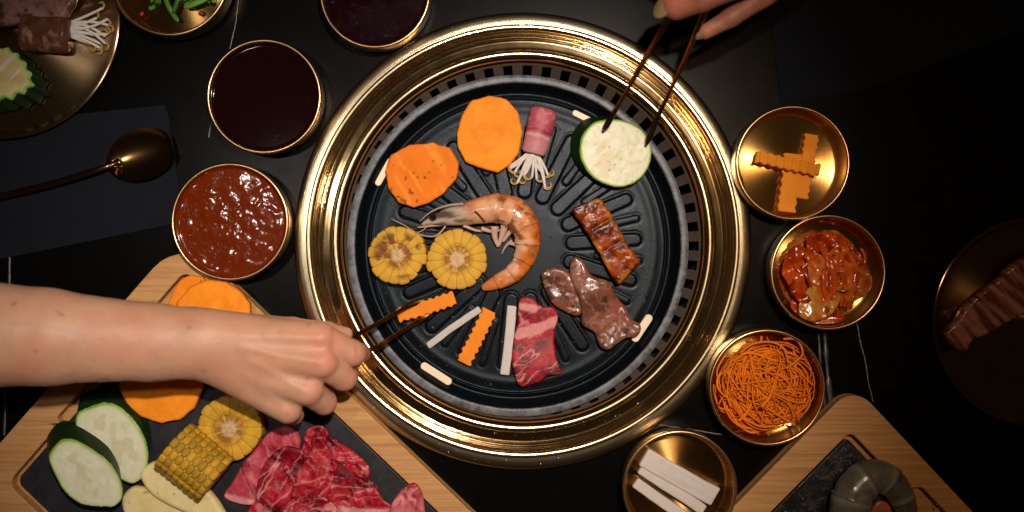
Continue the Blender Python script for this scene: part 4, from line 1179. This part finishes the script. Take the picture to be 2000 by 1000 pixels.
# pale slices
def palecol(seed):
    def colf(x, y, z, d, top):
        c = mixc((0.70,0.54,0.20), (0.84,0.74,0.42), fbm(x*.03,y*.03,0,seed))
        c = mixc(c, (0.62,0.46,0.18), ss(-5,-1,d)*.5)
        sp = ss(0.90,0.96, vnoise(x*.10,y*.10,0,seed+2)); return mixc(c, (0.42,0.24,0.06), sp*.7)
    return colf
slab('pale_vegetable_slice', [(275,915),(300,902),(325,903),(355,920),(385,940),(412,962),(432,990),(438,1010),(400,1015),(350,1000),(300,975),(278,950),(270,930)], BZ+14, BZ+36, M['white_veg'], palecol(5), rnd=11, zw=lambda x, y: 3*np.sin(x*.03), disp=bump8(2.5,.05,3), label='upper pale cream vegetable slice next to the cob piece', cat='vegetable slice')
slab('pale_vegetable_slice', [(236,975),(250,955),(272,951),(305,960),(335,975),(360,1000),(365,1030),(260,1030),(238,1000)], BZ, BZ+22, M['white_veg'], palecol(8), rnd=10, disp=bump8(2.5,.05,6), label='lower pale cream vegetable slice at the bottom edge', cat='vegetable slice')

# raw beef slices heaped on the board
def fold(a, f, sd, b=0.0): return lambda x, y: a*(fbm(x*f, y*f, 0, sd)-.5)*2 + a*0.9*(1-np.abs(vnoise((x*0.8+y*0.6)*.045+2*fbm(x*.015,y*.015,0,sd+4), (x*.6-y*.8)*.012, 0, sd+6)*2-1))**2 + b*np.sin((x*0.8+y*0.6)*.07 + 6*fbm(x*.01,y*.01,0,sd+2))
slab('raw_beef_slice', [(437,970),(455,940),(475,905),(500,875),(520,850),(550,832),(575,838),(588,860),(580,900),(560,940),(530,975),(505,985),(470,985)], BZ, BZ+9, M['raw_beef'],
     beefcol(23, 0.55, ((0.24,0.006,0.022),(0.50,0.05,0.085)), bands=[seg_band((435,972),(500,985),9,BZ,3)]), rnd=3, sm=5, h=2.0, zw=fold(5,.03,4,2.0), label='leftmost raw beef slice of the heap, pale fat at its lower tip', cat='raw beef')
slab('raw_beef_slice', [(600,840),(622,830),(640,842),(645,865),(670,880),(700,910),(722,935),(742,960),(750,1005),(690,1040),(620,1045),(540,1040),(470,1030),(492,985),(525,960),(548,930),(562,900),(585,880)], BZ+9, BZ+18, M['raw_beef'],
     beefcol(35, 0.85), rnd=3, sm=5, h=2.2, zw=fold(12,.022,8,4.0), label='large crumpled raw beef slice in the middle of the heap', cat='raw beef')
slab('raw_beef_slice', [(592,905),(610,880),(606,860),(625,842),(634,862),(648,890),(640,930),(622,970),(600,1000),(570,985),(575,940)], BZ+27, BZ+35, M['raw_beef'],
     beefcol(61, 0.8, ((0.20,0.002,0.010),(0.44,0.012,0.02))), rnd=3, sm=5, h=2.2, zw=fold(8,.03,18,3.0), label='narrow dark red beef strip folded on top of the heap', cat='raw beef')
slab('raw_beef_slice', [(662,905),(690,900),(715,925),(735,950),(748,975),(765,992),(740,1015),(690,1022),(650,1005),(640,970),(650,940)], BZ+25, BZ+33, M['raw_beef'],
     beefcol(47, 0.8, bands=[seg_band((665,1000),(760,995),11,BZ,6)]), rnd=3, sm=5, h=2.2, zw=fold(8,.03,28,3.0), label='beef slice with a broad pink fat band on the right of the heap', cat='raw beef')
for ol, z, sd, lb in (([(520,900),(560,870),(600,885),(612,905),(590,930),(560,950),(525,985),(500,975),(505,935)], BZ+20, 71, 'crimson beef strip curling at the left of the heap, over the large slice'),
                      ([(640,850),(668,866),(700,890),(722,915),(716,935),(690,925),(660,905),(640,885)], BZ+24, 83, 'dark beef strip along the upper right edge of the heap'),
                      ([(560,985),(600,960),(640,975),(660,1000),(640,1040),(580,1045),(550,1020)], BZ+30, 97, 'pink-veined beef curl at the bottom edge of the heap')):
    slab('raw_beef_slice', ol, z, z+8, M['raw_beef'], beefcol(sd, 0.95), rnd=3, sm=5, h=2.2, zw=fold(6,.035,sd,3.0), label=lb, cat='raw beef')
slab('raw_beef_slice', [(752,1010),(770,975),(795,948),(812,945),(825,965),(830,1000),(835,1040),(780,1050),(745,1040)], BZ+2, BZ+14, M['raw_beef'],
     beefcol(53, 1.0, ((0.34,0.02,0.04),(0.60,0.14,0.16))), rnd=4, sm=5, h=2.0, zw=fold(5,.03,38,2.0), label='small pink beef slice apart from the heap, near the board frame', cat='raw beef')

# ---- plate food, top left
slab('grilled_beef_slice', [(-60,-60),(60,-70),(130,-40),(146,-8),(133,20),(118,38),(90,34),(40,44),(0,50),(-60,50)], 20, 44, M['cooked_beef'], cookcol(21, (0.12,0.05,0.04),(0.30,0.16,0.14),(0.36,0.17,0.15)), rnd=8, h=2.4, disp=bump8(4,.05,9), label='grilled beef slice at the top left corner of the left plate', cat='grilled beef')
rz = 36
ra = P(44,66,rz)[:2]; rb = P(136,70,rz)[:2]
r2_ = empty('meat_roll', (ra[0], ra[1], 12), 'browned grilled meat roll with bean sprouts on the left plate', 'meat roll')
def brownroll(V, s, t):
    n = fbm(V[:,0]*.05, V[:,1]*.05, V[:,2]*.05, 13)
    c = mixc((0.06,0.018,0.010), (0.19,0.075,0.045), n)
    return mixc(c, (0.38,0.22,0.12), 0.7*ss(0.58,0.7,fbm(V[:,0]*.08,V[:,1]*.08,V[:,2]*.05,19)))
V, F, C = rollmesh(ra, rb, 37, 33, rz+2, brownroll, 6, 0.75); mk('meat_wrap', V, F, M['cooked_beef'], r2_, C)
sprouts(r2_, P(140,56,rz)[:2], (math.radians(-22), math.radians(20), 0.0), 11, 26, 15, 58, droop=5, wid=3.4)
zucchini([(-50,85),(-12,86),(0,93),(14,90),(22,100),(34,102),(38,114),(50,120),(50,132),(62,142),(57,153),(66,166),(52,172),(46,184),(32,182),(22,196),(8,190),(-10,198),(-60,190)], 12, 28, (22,-16), 'browned zucchini slice on the left plate, cut by the picture edge', 43, 1.0, ((0.50,0.34,0.12),(0.72,0.62,0.34)))
# right plate
def striped(x, y, z, d, top):
    u = (x+y)*0.7071; v = (x-y)*0.7071
    st = fbm(u*0.12, v*0.012, 0, 3)
    return mixc((0.10,0.03,0.022), (0.36,0.16,0.13), ss(0.35,0.65,st))
slab('grilled_beef_slice', [(1846,650),(1870,625),(1885,600),(1915,570),(1950,545),(1985,512),(2040,490),(2080,520),(2040,590),(1980,625),(1935,650),(1900,668),(1888,688),(1862,675)], 14, 40, M['cooked_beef'], striped, rnd=8, h=2.4,
     disp=lambda X,Y,Z,d: 4*(fbm((X+Y)*.08, (X-Y)*.012, Z*.02, 3)-.5), label='dark striated grilled beef piece alone on the right plate', cat='grilled beef')

# ---- green onion in its bowl
go = empty('cut_green_onion', (gc[0], gc[1], 8), 'fresh green onion strips lying in the top left bowl', 'green onion')
rs = np.random.RandomState(12)
for i in range(24):
    a = rs.rand()*math.pi*2; L = 30+rs.rand()*26; rr = 62*math.sqrt(rs.rand()); t = rs.rand()*6.28
    cx = gc[0] + rr*math.cos(t)*0.95 + 6; cy = gc[1] - 8 + rr*math.sin(t)*0.7; z = 16+rs.rand()*26
    d = np.array([math.cos(a), math.sin(a)]); nrm = np.array([-d[1], d[0]]); cv = rs.randn()*8
    pts = [(*(np.array([cx,cy])+d*L*s+nrm*cv*(1-s*s)), z+rs.rand()*4+s*5*rs.randn()) for s in np.linspace(-1,1,6)]
    pts = np.array(pts)
    # keep inside the bowl
    q = pts[:, :2]-gc; l = np.linalg.norm(q, axis=1); f_ = np.minimum(1, 92*gk/np.maximum(l,1)); pts[:, :2] = gc + q*f_[:,None]
    p = smooth_poly(pts, 5, False); m = len(p); hw = (3.2+rs.rand()*3.4)*np.interp(np.linspace(0,1,m),[0,.1,.9,1],[.7,1,1,.5])
    V, F = tube(p, hw, 8, 0.35)
    g = mixc((0.045,0.16,0.02),(0.16,0.34,0.05), rs.rand())
    mk('strip', V, F, M['leaf'], go, np.tile(g, (len(V),1)))
for (x, y) in ((277,27),(392,26),(345,12)):
    c = P(x,y,20); V, F = lathe([(0.1,2.5),(3.5,2),(5,0.4),(4,-1),(0.1,-1.5)], c, 7)
    V = V + (np.random.RandomState(int(x)).rand(*V.shape)-.5)*2
    mk('chili_flake', V, F, M['flake'], go, smooth=False)

# ---- shredded carrot
sc = empty('shredded_carrot', (sc_[0], sc_[1], 8), 'tangled heap of thin orange carrot shreds in its brass bowl', 'shredded carrot')
rs = np.random.RandomState(5)
def shred(pts, r, c):
    p = smooth_poly(np.array(pts), 6, False); V, F = tube(p, r, 6, 0.5)
    mk('shred', V, F, M['carrot'], sc, np.tile(c, (len(V),1)))
for i in range(250):
    ring = rs.rand() < 0.55
    a0 = rs.rand()*6.283; z = 14 + 30*rs.rand()**0.8
    pts = []
    if ring:
        R_ = (44+44*rs.rand())*sk*(0.95 if z > 20 else 0.8); da = (0.9+1.4*rs.rand())*rs.choice([-1,1]); ox, oy = rs.randn(2)*8
        for t in np.linspace(0,1,7):
            aa = a0+da*t; R2_ = R_*(1+0.12*math.sin(t*5+a0))
            pts.append((sc_[0]-4+ox+R2_*math.cos(aa)*1.02, sc_[1]-2+oy+R2_*math.sin(aa)*0.92, z+3*math.sin(t*6+a0)))
    else:
        L = 30+rs.rand()*38; d = np.array([math.cos(a0), math.sin(a0)]); nrm = np.array([-d[1],d[0]]); cv = rs.randn()*22; tt = rs.rand()*6.283; rr = 48*math.sqrt(rs.rand())
        c0 = sc_+np.array([rr*math.cos(tt), rr*math.sin(tt)])
        for s in np.linspace(-1,1,7):
            q = c0+d*L*s+nrm*cv*(1-s*s)+nrm*5*math.sin(3*s+a0); pts.append((q[0], q[1], z+6+3*math.sin(4*s+a0)))
    pts = np.array(pts); q = pts[:, :2]-sc_; l = np.linalg.norm(q, axis=1); f_ = np.minimum(1, 93*sk/np.maximum(l,1)); pts[:, :2] = sc_+q*f_[:,None]
    g = np.array((0.86,0.20,0.004))*(0.80+0.5*rs.rand())
    shred(pts, np.linspace(0.8,1.5+rs.rand()*1.5,37), np.clip(g,0,1))
zq = 58
shred([P(x,y,zq) for x, y in ((1530,662),(1556,664),(1568,690),(1552,708),(1535,720))], 2.3, (0.80,0.22,0.015))
shred([P(x,y,zq) for x, y in ((1445,690),(1470,672),(1505,668),(1530,680),(1540,710))], 2.3, (0.80,0.22,0.015))

# ---- kimchi: folded cabbage leaves
km = empty('kimchi', (kc[0], kc[1], 8), 'glossy red kimchi cabbage leaves heaped in their brass bowl', 'kimchi')
def kcol(seed, pale=0.0):
    def colf(x, y, z, d, top):
        n = fbm(x*.04,y*.04,z*.04,seed)
        c = mixc((0.36,0.022,0.002), (0.74,0.095,0.005), ss(.3,.7,n))
        c = mixc(c, (0.72,0.33,0.06), pale*ss(0.35,0.6,fbm(x*.02,y*.02,0,seed+3)))
        c = mixc(c, (0.09,0.008,0.004), 0.7*ss(0.62,0.72,fbm(x*.09,y*.09,z*.05,seed+5)))
        return c
    return colf
def kleaf(outline, z0, th, seed, pale, amp):
    th = 5.5
    slab('cabbage_leaf', outline, z0, z0+th, M['kimchi'], kcol(seed, pale), km, rnd=2.4, sm=6, h=2.0, zw=lambda x, y: amp*(fbm(x*.035,y*.035,0,seed)-.5)*2 + amp*0.55*np.sin((x*math.cos(seed)+y*math.sin(seed))*.16), disp=bump8(1.5,.09,seed))
def mound():
    n = 110; xs = np.linspace(-88, 88, n)*kk; X, Y = np.meshgrid(xs, xs, indexing='ij')
    X = X + kc[0]; Y = Y + kc[1]
    def f(x, y, z):
        r = np.hypot((x-kc[0]+2)/84, (y-kc[1]-2)/82) + 0.22*(fbm(x*.03, y*.03, 0, 4)-.5)
        wx = x + 30*(fbm(x*.02, y*.02, 0, 8)-.5)
        rid = 1-np.abs(vnoise(wx*.075, y*.018, 0, 21)-.5)*2
        h = 10 + 26*np.sqrt(np.clip(1-r**2.2, 0, 1)) + 9*rid**2*ss(1,.6,r) + 4*(fbm(x*.07,y*.07,0,5)-.5)
        return np.maximum(z-h, np.maximum(8-z, (r-1)*60))*0.6
    V, F = snets(f, (kc[0]-95, kc[1]-95, 4), (kc[0]+95, kc[1]+95, 60), 2.0)
    C = kcol(31, 0.5)(V[:,0], V[:,1], V[:,2], None, None)
    mk('cabbage_leaf', V, F, M['kimchi'], km, C)
mound()
kleaf([(1535,500),(1555,480),(1575,490),(1580,520),(1570,560),(1585,590),(1560,590),(1540,560),(1528,530)], 46, 9, 2, 0.1, 9)
kleaf([(1560,600),(1570,575),(1595,548),(1625,540),(1645,560),(1640,590),(1620,618),(1590,628),(1565,620)], 48, 9, 3, 1.0, 5)
kleaf([(1574,468),(1600,454),(1640,458),(1660,474),(1640,490),(1600,492),(1580,500)], 48, 9, 4, 0.0, 9)
kleaf([(1610,500),(1640,480),(1668,492),(1680,530),(1668,560),(1645,572),(1625,560),(1622,530)], 50, 10, 5, 0.25, 9)
kleaf([(1660,480),(1680,495),(1698,530),(1702,560),(1680,585),(1655,590),(1650,575),(1676,550),(1672,520)], 42, 9, 6, 0.4, 8)
kleaf([(1580,500),(1600,495),(1612,515),(1606,550),(1592,560),(1578,540)], 52, 8, 7, 0.45, 6)
kleaf([(1560,580),(1545,600),(1570,625),(1610,634),(1650,625),(1640,605),(1600,600)], 32, 9, 8, 0.6, 5)

rs = np.random.RandomState(8)
for i in range(20):
    x0 = 1556+rs.rand()*128; y0 = 470+rs.rand()*50; L = 55+rs.rand()*60; ph = rs.rand()*6
    pts = []
    for t in np.linspace(0,1,8):
        px = x0 + 12*math.sin(3.5*t+ph) + (rs.rand()-.5)*5 + 10*(t-.5)*math.cos(ph); py = y0 + L*t
        rr_ = math.hypot((px-1616)/88, (py-532)/88)
        if rr_ > 0.92: px = 1616+(px-1616)*0.92/rr_; py = 532+(py-532)*0.92/rr_
        rr_ = min(rr_, .92)
        pts.append(P(px, py, 20+38*math.sqrt(max(0,1-rr_**2))+2.5*math.sin(9*t+ph)))
    p = smooth_poly(np.array(pts), 5, False); m = len(p)
    hw = (3.0+rs.rand()*4.5)*np.interp(np.linspace(0,1,m),[0,.12,.8,1],[.5,1,.9,.4])*(1+0.25*np.sin(np.linspace(0,14,m)+ph))
    V, F = tube(p, hw, 8, 0.38, up=(math.sin(ph)*.4, 0.2, 1)); g = mixc((0.42,0.018,0.002),(0.85,0.16,0.012), rs.rand())
    mk('cabbage_strip', V, F, M['kimchi'], km, np.tile(g, (len(V),1))*(0.75+0.5*fbm(V[:,0]*.06,V[:,1]*.06,0,i))[:,None])
#================================================================== tongs
def tong(name, tipA, tipB, grip, gzA, label, tipz, wtip, bend=0.0, waist=4.2):
    """two slim springy arms joined behind the hand"""
    pass
def arm_path(pts): return smooth_poly(np.array([P(*p) for p in pts]), 8, False)
def strip(name, path, hw, th, root, mat):
    V, F = tube(path, hw, 12, np.array([th/w for w in hw])); mk(name, V, F, mat, root)
t1 = empty('tongs', P(700,672,90), 'slim brass tongs held by the left hand, gripping a carrot stick', 'tongs')
pa = arm_path([(560,705,128),(620,682,118),(682,660,104),(730,636,66),(775,610,28),(806,594,8),(834,586,-2)])
hw = np.interp(np.linspace(0,1,len(pa)), [0,.3,.7,.80,.95,1], [7,5,3.8,5.4,6.4,2.4])
strip('arm', pa, hw, 2.4, t1, M['brass_tong'])
pb_ = arm_path([(560,705,124),(640,700,112),(723,683,92),(760,662,58),(795,640,26),(820,625,6),(840,613,-2)])
hw = np.interp(np.linspace(0,1,len(pb_)), [0,.3,.7,.80,.95,1], [7,5,3.4,4.6,5.6,2.4])
strip('arm', pb_, hw, 2.4, t1, M['brass_tong'])
t2 = empty('tongs', P(1330,60,190), 'slim brass tongs coming down from the top, gripping the zucchini slice', 'tongs')
pa = arm_path([(1395,-120,300),(1340,-20,262),(1290,62,215),(1255,122,150),(1222,180,88),(1198,222,48),(1179,255,31)])
hw = np.interp(np.linspace(0,1,len(pa)), [0,.3,.66,.80,.93,1], [8,5.5,3.3,4.6,6.2,2.0])
strip('arm', pa, hw, 2.4, t2, M['brass_tong'])
pb_ = arm_path([(1395,-120,300),(1385,-10,262),(1360,62,215),(1335,122,150),(1306,184,88),(1283,232,50),(1262,284,26)])
hw = np.interp(np.linspace(0,1,len(pb_)), [0,.3,.66,.80,.93,1], [8,5.5,3.3,4.6,6.2,2.0])
strip('arm', pb_, hw, 2.4, t2, M['brass_tong'])

#================================================================== people: forearm and hands as one surface each
def smin(a, b, k):
    h = np.clip(0.5+0.5*(b-a)/k, 0, 1); return b*(1-h)+a*h - k*h*(1-h)
def capsule(X, Y, Z, a, b, ra, rb, sq=1.0, nrm=None):
    """tapered capsule; sq > 1 flattens it along z"""
    a = np.array(a, float); b = np.array(b, float)
    A = (X-a[0], Y-a[1], (Z-a[2])*sq); B = np.array([b[0]-a[0], b[1]-a[1], (b[2]-a[2])*sq]); bb = B@B
    t = np.clip((A[0]*B[0]+A[1]*B[1]+A[2]*B[2])/bb, 0, 1)
    return np.sqrt((A[0]-B[0]*t)**2+(A[1]-B[1]*t)**2+(A[2]-B[2]*t)**2) - (ra+(rb-ra)*t)
def hand_mesh(core, fingers, lo, hi, h, kc_, kf, kj=6.0, extra=None):
    def f(X, Y, Z):
        base = None
        for c in core:
            d = capsule(X, Y, Z, *c); base = d if base is None else smin(base, d, kc_)
        res = base.copy()
        for fg in fingers:
            d = None
            for c in fg:
                e = capsule(X, Y, Z, *c); d = e if d is None else smin(d, e, kj)
            s = smin(base, d, kf)
            res = smin(res, s, 1.2)
        if extra is not None: res = res - extra(X, Y, Z)
        return res
    return snets(f, lo, hi, h)
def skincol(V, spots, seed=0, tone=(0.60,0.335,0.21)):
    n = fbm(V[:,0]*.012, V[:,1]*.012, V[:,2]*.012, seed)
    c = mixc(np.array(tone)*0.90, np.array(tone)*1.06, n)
    c = mixc(c, (0.60,0.255,0.165), 0.42*ss(0.42,0.68,fbm(V[:,0]*.02,V[:,1]*.02,V[:,2]*.02,seed+5)))
    c = mixc(c, (0.46,0.30,0.22), 0.35*ss(0.055,0.0,np.abs(fbm(V[:,0]*.006, V[:,1]*.014, 0, seed+9, 2)-.5)))
    c = mixc(c, (0.34,0.15,0.09), 0.5*ss(0.86,0.92,vnoise(V[:,0]*.05, V[:,1]*.05, V[:,2]*.05, seed+12)))
    for p, r, cc3, k in spots:
        d = np.linalg.norm(V-np.array(p), axis=1); c = mixc(c, cc3, k*np.exp(-(d/r)**2))
    return c
def Q(x, y, z): return P(x, y, z)
K = lambda z: 1-z/CAMH
core = [
 (Q(-420,648,265), Q(-120,650,250), 112, 100, 1.12),
 (Q(-120,650,250), Q(90,658,230), 100, 82, 1.18),
 (Q(90,658,230), Q(300,668,205), 82, 66, 1.3),
 (Q(300,668,205), Q(380,672,198), 66, 60, 1.4),
 (Q(380,668,192), Q(470,670,188), 60, 48, 1.25),
 (Q(420,652,185), Q(628,660,184), 40, 27, 1.0),
 (Q(420,680,185), Q(630,708,190), 40, 28, 1.0),
 (Q(420,698,182), Q(602,762,180), 40, 27, 1.0),
 (Q(420,708,176), Q(562,800,166), 38, 25, 1.0),
 (Q(430,690,165), Q(575,740,150), 38, 30, 1.0),
]
fingers = [
 [(Q(626,660,182), Q(690,690,158), 27, 23.5, 1.0), (Q(690,690,158), Q(702,690,116), 23, 19, 1.0), (Q(702,690,116), Q(690,680,92), 18, 14, 1.0)],
 [(Q(628,708,186), Q(672,738,152), 28, 24, 1.0), (Q(672,738,152), Q(680,732,110), 23, 19, 1.0), (Q(680,732,110), Q(655,716,90), 18, 14.5, 1.0)],
 [(Q(600,762,176), Q(633,786,142), 27, 22.5, 1.0), (Q(633,786,142), Q(636,778,102), 22, 18, 1.0), (Q(636,778,102), Q(612,756,86), 17, 14, 1.0)],
 [(Q(560,800,162), Q(574,810,126), 23, 17, 1.0), (Q(574,810,126), Q(570,798,98), 17, 14.5, 1.0), (Q(570,798,98), Q(548,780,84), 14.5, 12, 1.0)],
 [(Q(470,650,165), Q(570,646,140), 36, 25, 1.0), (Q(570,646,140), Q(640,648,118), 24, 19, 1.0), (Q(640,648,118), Q(676,652,106), 18, 12.5, 1.1)],
]
def hextra(X, Y, Z):
    r = 0.9*(fbm(X*.05, Y*.05, Z*.05, 3)-.5)*1.6 + 0.5*(vnoise(X*.12, Y*.12, Z*.12, 6)-.5)
    for p, q_ in ((Q(652,640,190), Q(650,684,190)), (Q(648,690,190), Q(650,730,186)), (Q(618,744,182), Q(630,776,176)), (Q(706,672,150), Q(700,712,150)), (Q(690,722,146), Q(684,756,142))):
        r = r - 1.8*np.exp(-(np.maximum(capsule(X, Y, Z, p, q_, 0, 0, 0.35), 0)/3.2)**2)
    for p, q_, am in ((Q(430,655,224), Q(620,662,212), 1.6), (Q(470,678,224), Q(622,708,219), 2.2), (Q(490,704,222), Q(594,762,208), 2.0), (Q(480,730,214), Q(556,798,192), 1.4)):
        r = r + am*np.exp(-(np.maximum(capsule(X, Y, Z, p, q_, 0, 0), 0)/7)**2)
    return r
V, F = hand_mesh(core, fingers, (-1290,-400,50), (-250,20,370), 3.2, 15, 4.5, 5, hextra)
kn = [(Q(640,662,208), 24, (0.70,0.26,0.20), .5), (Q(640,712,212), 24, (0.72,0.25,0.19), .6), (Q(612,766,202), 22, (0.70,0.27,0.2), .5), (Q(566,802,188), 18, (0.70,0.27,0.2), .35),
      (Q(705,694,150), 34, (0.56,0.20,0.14), .7), (Q(684,740,145), 32, (0.56,0.20,0.14), .7), (Q(640,790,135), 32, (0.56,0.20,0.14), .7), (Q(580,812,120), 28, (0.56,0.20,0.14), .7)]  # tints redden the fingers and paint in shade where they face away
p1 = mk('person', V, F, M['skin'], None, skincol(V, kn, 3), base=(Q(300,668,0)[0], Q(300,668,0)[1], 0))
tag(p1, 'bare forearm and hand reaching in from the left, holding brass tongs', 'person')
sm_ = p1.modifiers.new('soften', 'SMOOTH'); sm_.factor = 0.5; sm_.iterations = 1

# second hand, mostly beyond the top edge
core = [
 (Q(1900,-380,330), Q(1700,-230,310), 70, 58, 1.2),
 (Q(1700,-230,310), Q(1600,-150,300), 56, 52, 1.3),
 (Q(1600,-150,300), Q(1500,-110,290), 50, 40, 1.3),
 (Q(1590,-110,290), Q(1470,-60,280), 36, 28, 1.0),
 (Q(1590,-150,300), Q(1440,-110,300), 36, 27, 1.0),
 (Q(1600,-180,300), Q(1430,-160,300), 34, 26, 1.0),
 (Q(1610,-210,295), Q(1440,-205,290), 32, 24, 1.0),
]
fingers = [
 # thumb pad seen at the top edge
 [(Q(1560,-80,285), Q(1440,-42,275), 36, 33, 1.0), (Q(1440,-42,275), Q(1368,-12,262), 32, 31, 1.0), (Q(1368,-12,262), Q(1322,6,246), 31, 29, 1.0)],
 # index finger
 [(Q(1560,-60,262), Q(1490,-8,240), 24, 20, 1.0), (Q(1490,-8,240), Q(1428,34,224), 20, 17, 1.0), (Q(1428,34,224), Q(1378,62,214), 17, 13.5, 1.0)],
 [(Q(1440,-110,300), Q(1350,-120,280), 25, 21, 1.0), (Q(1350,-120,280), Q(1318,-95,250), 20, 17, 1.0), (Q(1318,-95,250), Q(1330,-70,228), 17, 14, 1.0)],
 [(Q(1430,-160,300), Q(1345,-172,280), 24, 20, 1.0), (Q(1345,-172,280), Q(1318,-145,250), 20, 16, 1.0), (Q(1318,-145,250), Q(1335,-120,230), 16, 13, 1.0)],
 [(Q(1440,-205,290), Q(1365,-222,272), 21, 17, 1.0), (Q(1365,-222,272), Q(1340,-200,248), 17, 14, 1.0), (Q(1340,-200,248), Q(1350,-175,232), 14, 12, 1.0)],
]
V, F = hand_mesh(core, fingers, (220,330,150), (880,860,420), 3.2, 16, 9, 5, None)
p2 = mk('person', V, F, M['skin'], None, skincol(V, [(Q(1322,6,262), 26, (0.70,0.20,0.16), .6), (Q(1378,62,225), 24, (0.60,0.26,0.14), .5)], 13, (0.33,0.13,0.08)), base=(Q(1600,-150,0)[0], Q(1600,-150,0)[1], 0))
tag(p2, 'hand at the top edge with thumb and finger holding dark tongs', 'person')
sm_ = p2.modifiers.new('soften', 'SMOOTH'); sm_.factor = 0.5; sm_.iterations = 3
def nail(c, u, nrm, L, W_, parent):
    c = np.array(c); u = np.array(u, float); u /= np.linalg.norm(u); nrm = np.array(nrm, float); nrm -= u*(nrm@u); nrm /= np.linalg.norm(nrm); v = np.cross(nrm, u)
    V = []; F = []; na, nb = 11, 11
    for side in (1, -1):
        for i in range(na):
            for j in range(nb):
                s = -1+2*i/(na-1); t = -1+2*j/(nb-1)
                s2 = s*math.sqrt(1-t*t/2); t2 = t*math.sqrt(1-s*s/2)
                p = c + u*s2*L + v*t2*W_ + nrm*(-0.38*W_*t2*t2 - 0.14*L*s2*s2 + 0.7*side)
                V.append(p)
        o = (0 if side == 1 else na*nb)
        for i in range(na-1):
            for j in range(nb-1):
                q = (o+i*nb+j, o+(i+1)*nb+j, o+(i+1)*nb+j+1, o+i*nb+j+1); F.append(q if side == 1 else q[::-1])
    mk('nail', np.array(V), F, M['nail'], parent)
nail(Q(1292,12,256), Q(1292,40,240)-Q(1322,-6,262), (-0.75,-0.35,0.55), 22, 15, p2)
M['nail2'] = None
nail(Q(1371,70,222), Q(1378,62,214)-Q(1428,34,224), (0.1,-0.75,0.65), 11, 8, p2)

#================================================================== small wet marks and crumbs
def drops(name, spots, mat, parent=None, base=None):
    Vs, Fs, n0 = [], [], 0
    for (x, y, z, q) in spots:
        V, F = lathe([(0.05,q*0.5),(q*0.5,q*0.44),(q*0.85,q*0.22),(q,-0.4)], (x, y, z), 8)
        V = V.copy(); V[:,0] += 0.35*q*np.sin(V[:,1]*0.7); Vs.append(V); Fs.append(F+n0); n0 += len(V)
    o = mk(name, np.concatenate(Vs), np.concatenate(Fs), mat, parent, base=base); o['kind'] = 'stuff'; return o
rs = np.random.RandomState(44)
brd = [o for o in bpy.data.objects if o.name.startswith('serving_board')][1]
sp = []
while len(sp) < 46:
    u_, v_ = rs.rand()*420, rs.rand()*420
    if min(u_, v_) < 8 or (u_ > 55 and v_ > 50): continue
    p = bq(u_, v_); sp.append((p[0], p[1], 40.1, rs.choice([1.0,1.5,2.2])))
M['water'] = MB('water droplet').set(Base_Color=(0.5,0.29,0.13), Roughness=0.05, Specular_IOR_Level=0.7).m
drops('water_droplets', sp, M['water'], brd)
sp = []
for i in range(60):
    p = bq(85+rs.rand()*180, 72+rs.rand()*60); sp.append((p[0], p[1], 31.1, rs.choice([1.4,2.2,3.6])))
drops('wet_spots', sp, M['oil'], brd)
sp = []
for i in range(120):
    a = rs.rand()*6.283; r = rs.choice([376+rs.rand()*12, 424+rs.rand()*14])
    sp.append((RC[0]+r*math.cos(a), RC[1]+r*math.sin(a), 7.2 if r < 400 else 16.2, 0.7+rs.rand()*0.9))
drops('grease_specks', sp, M['brass_crest'], grill)
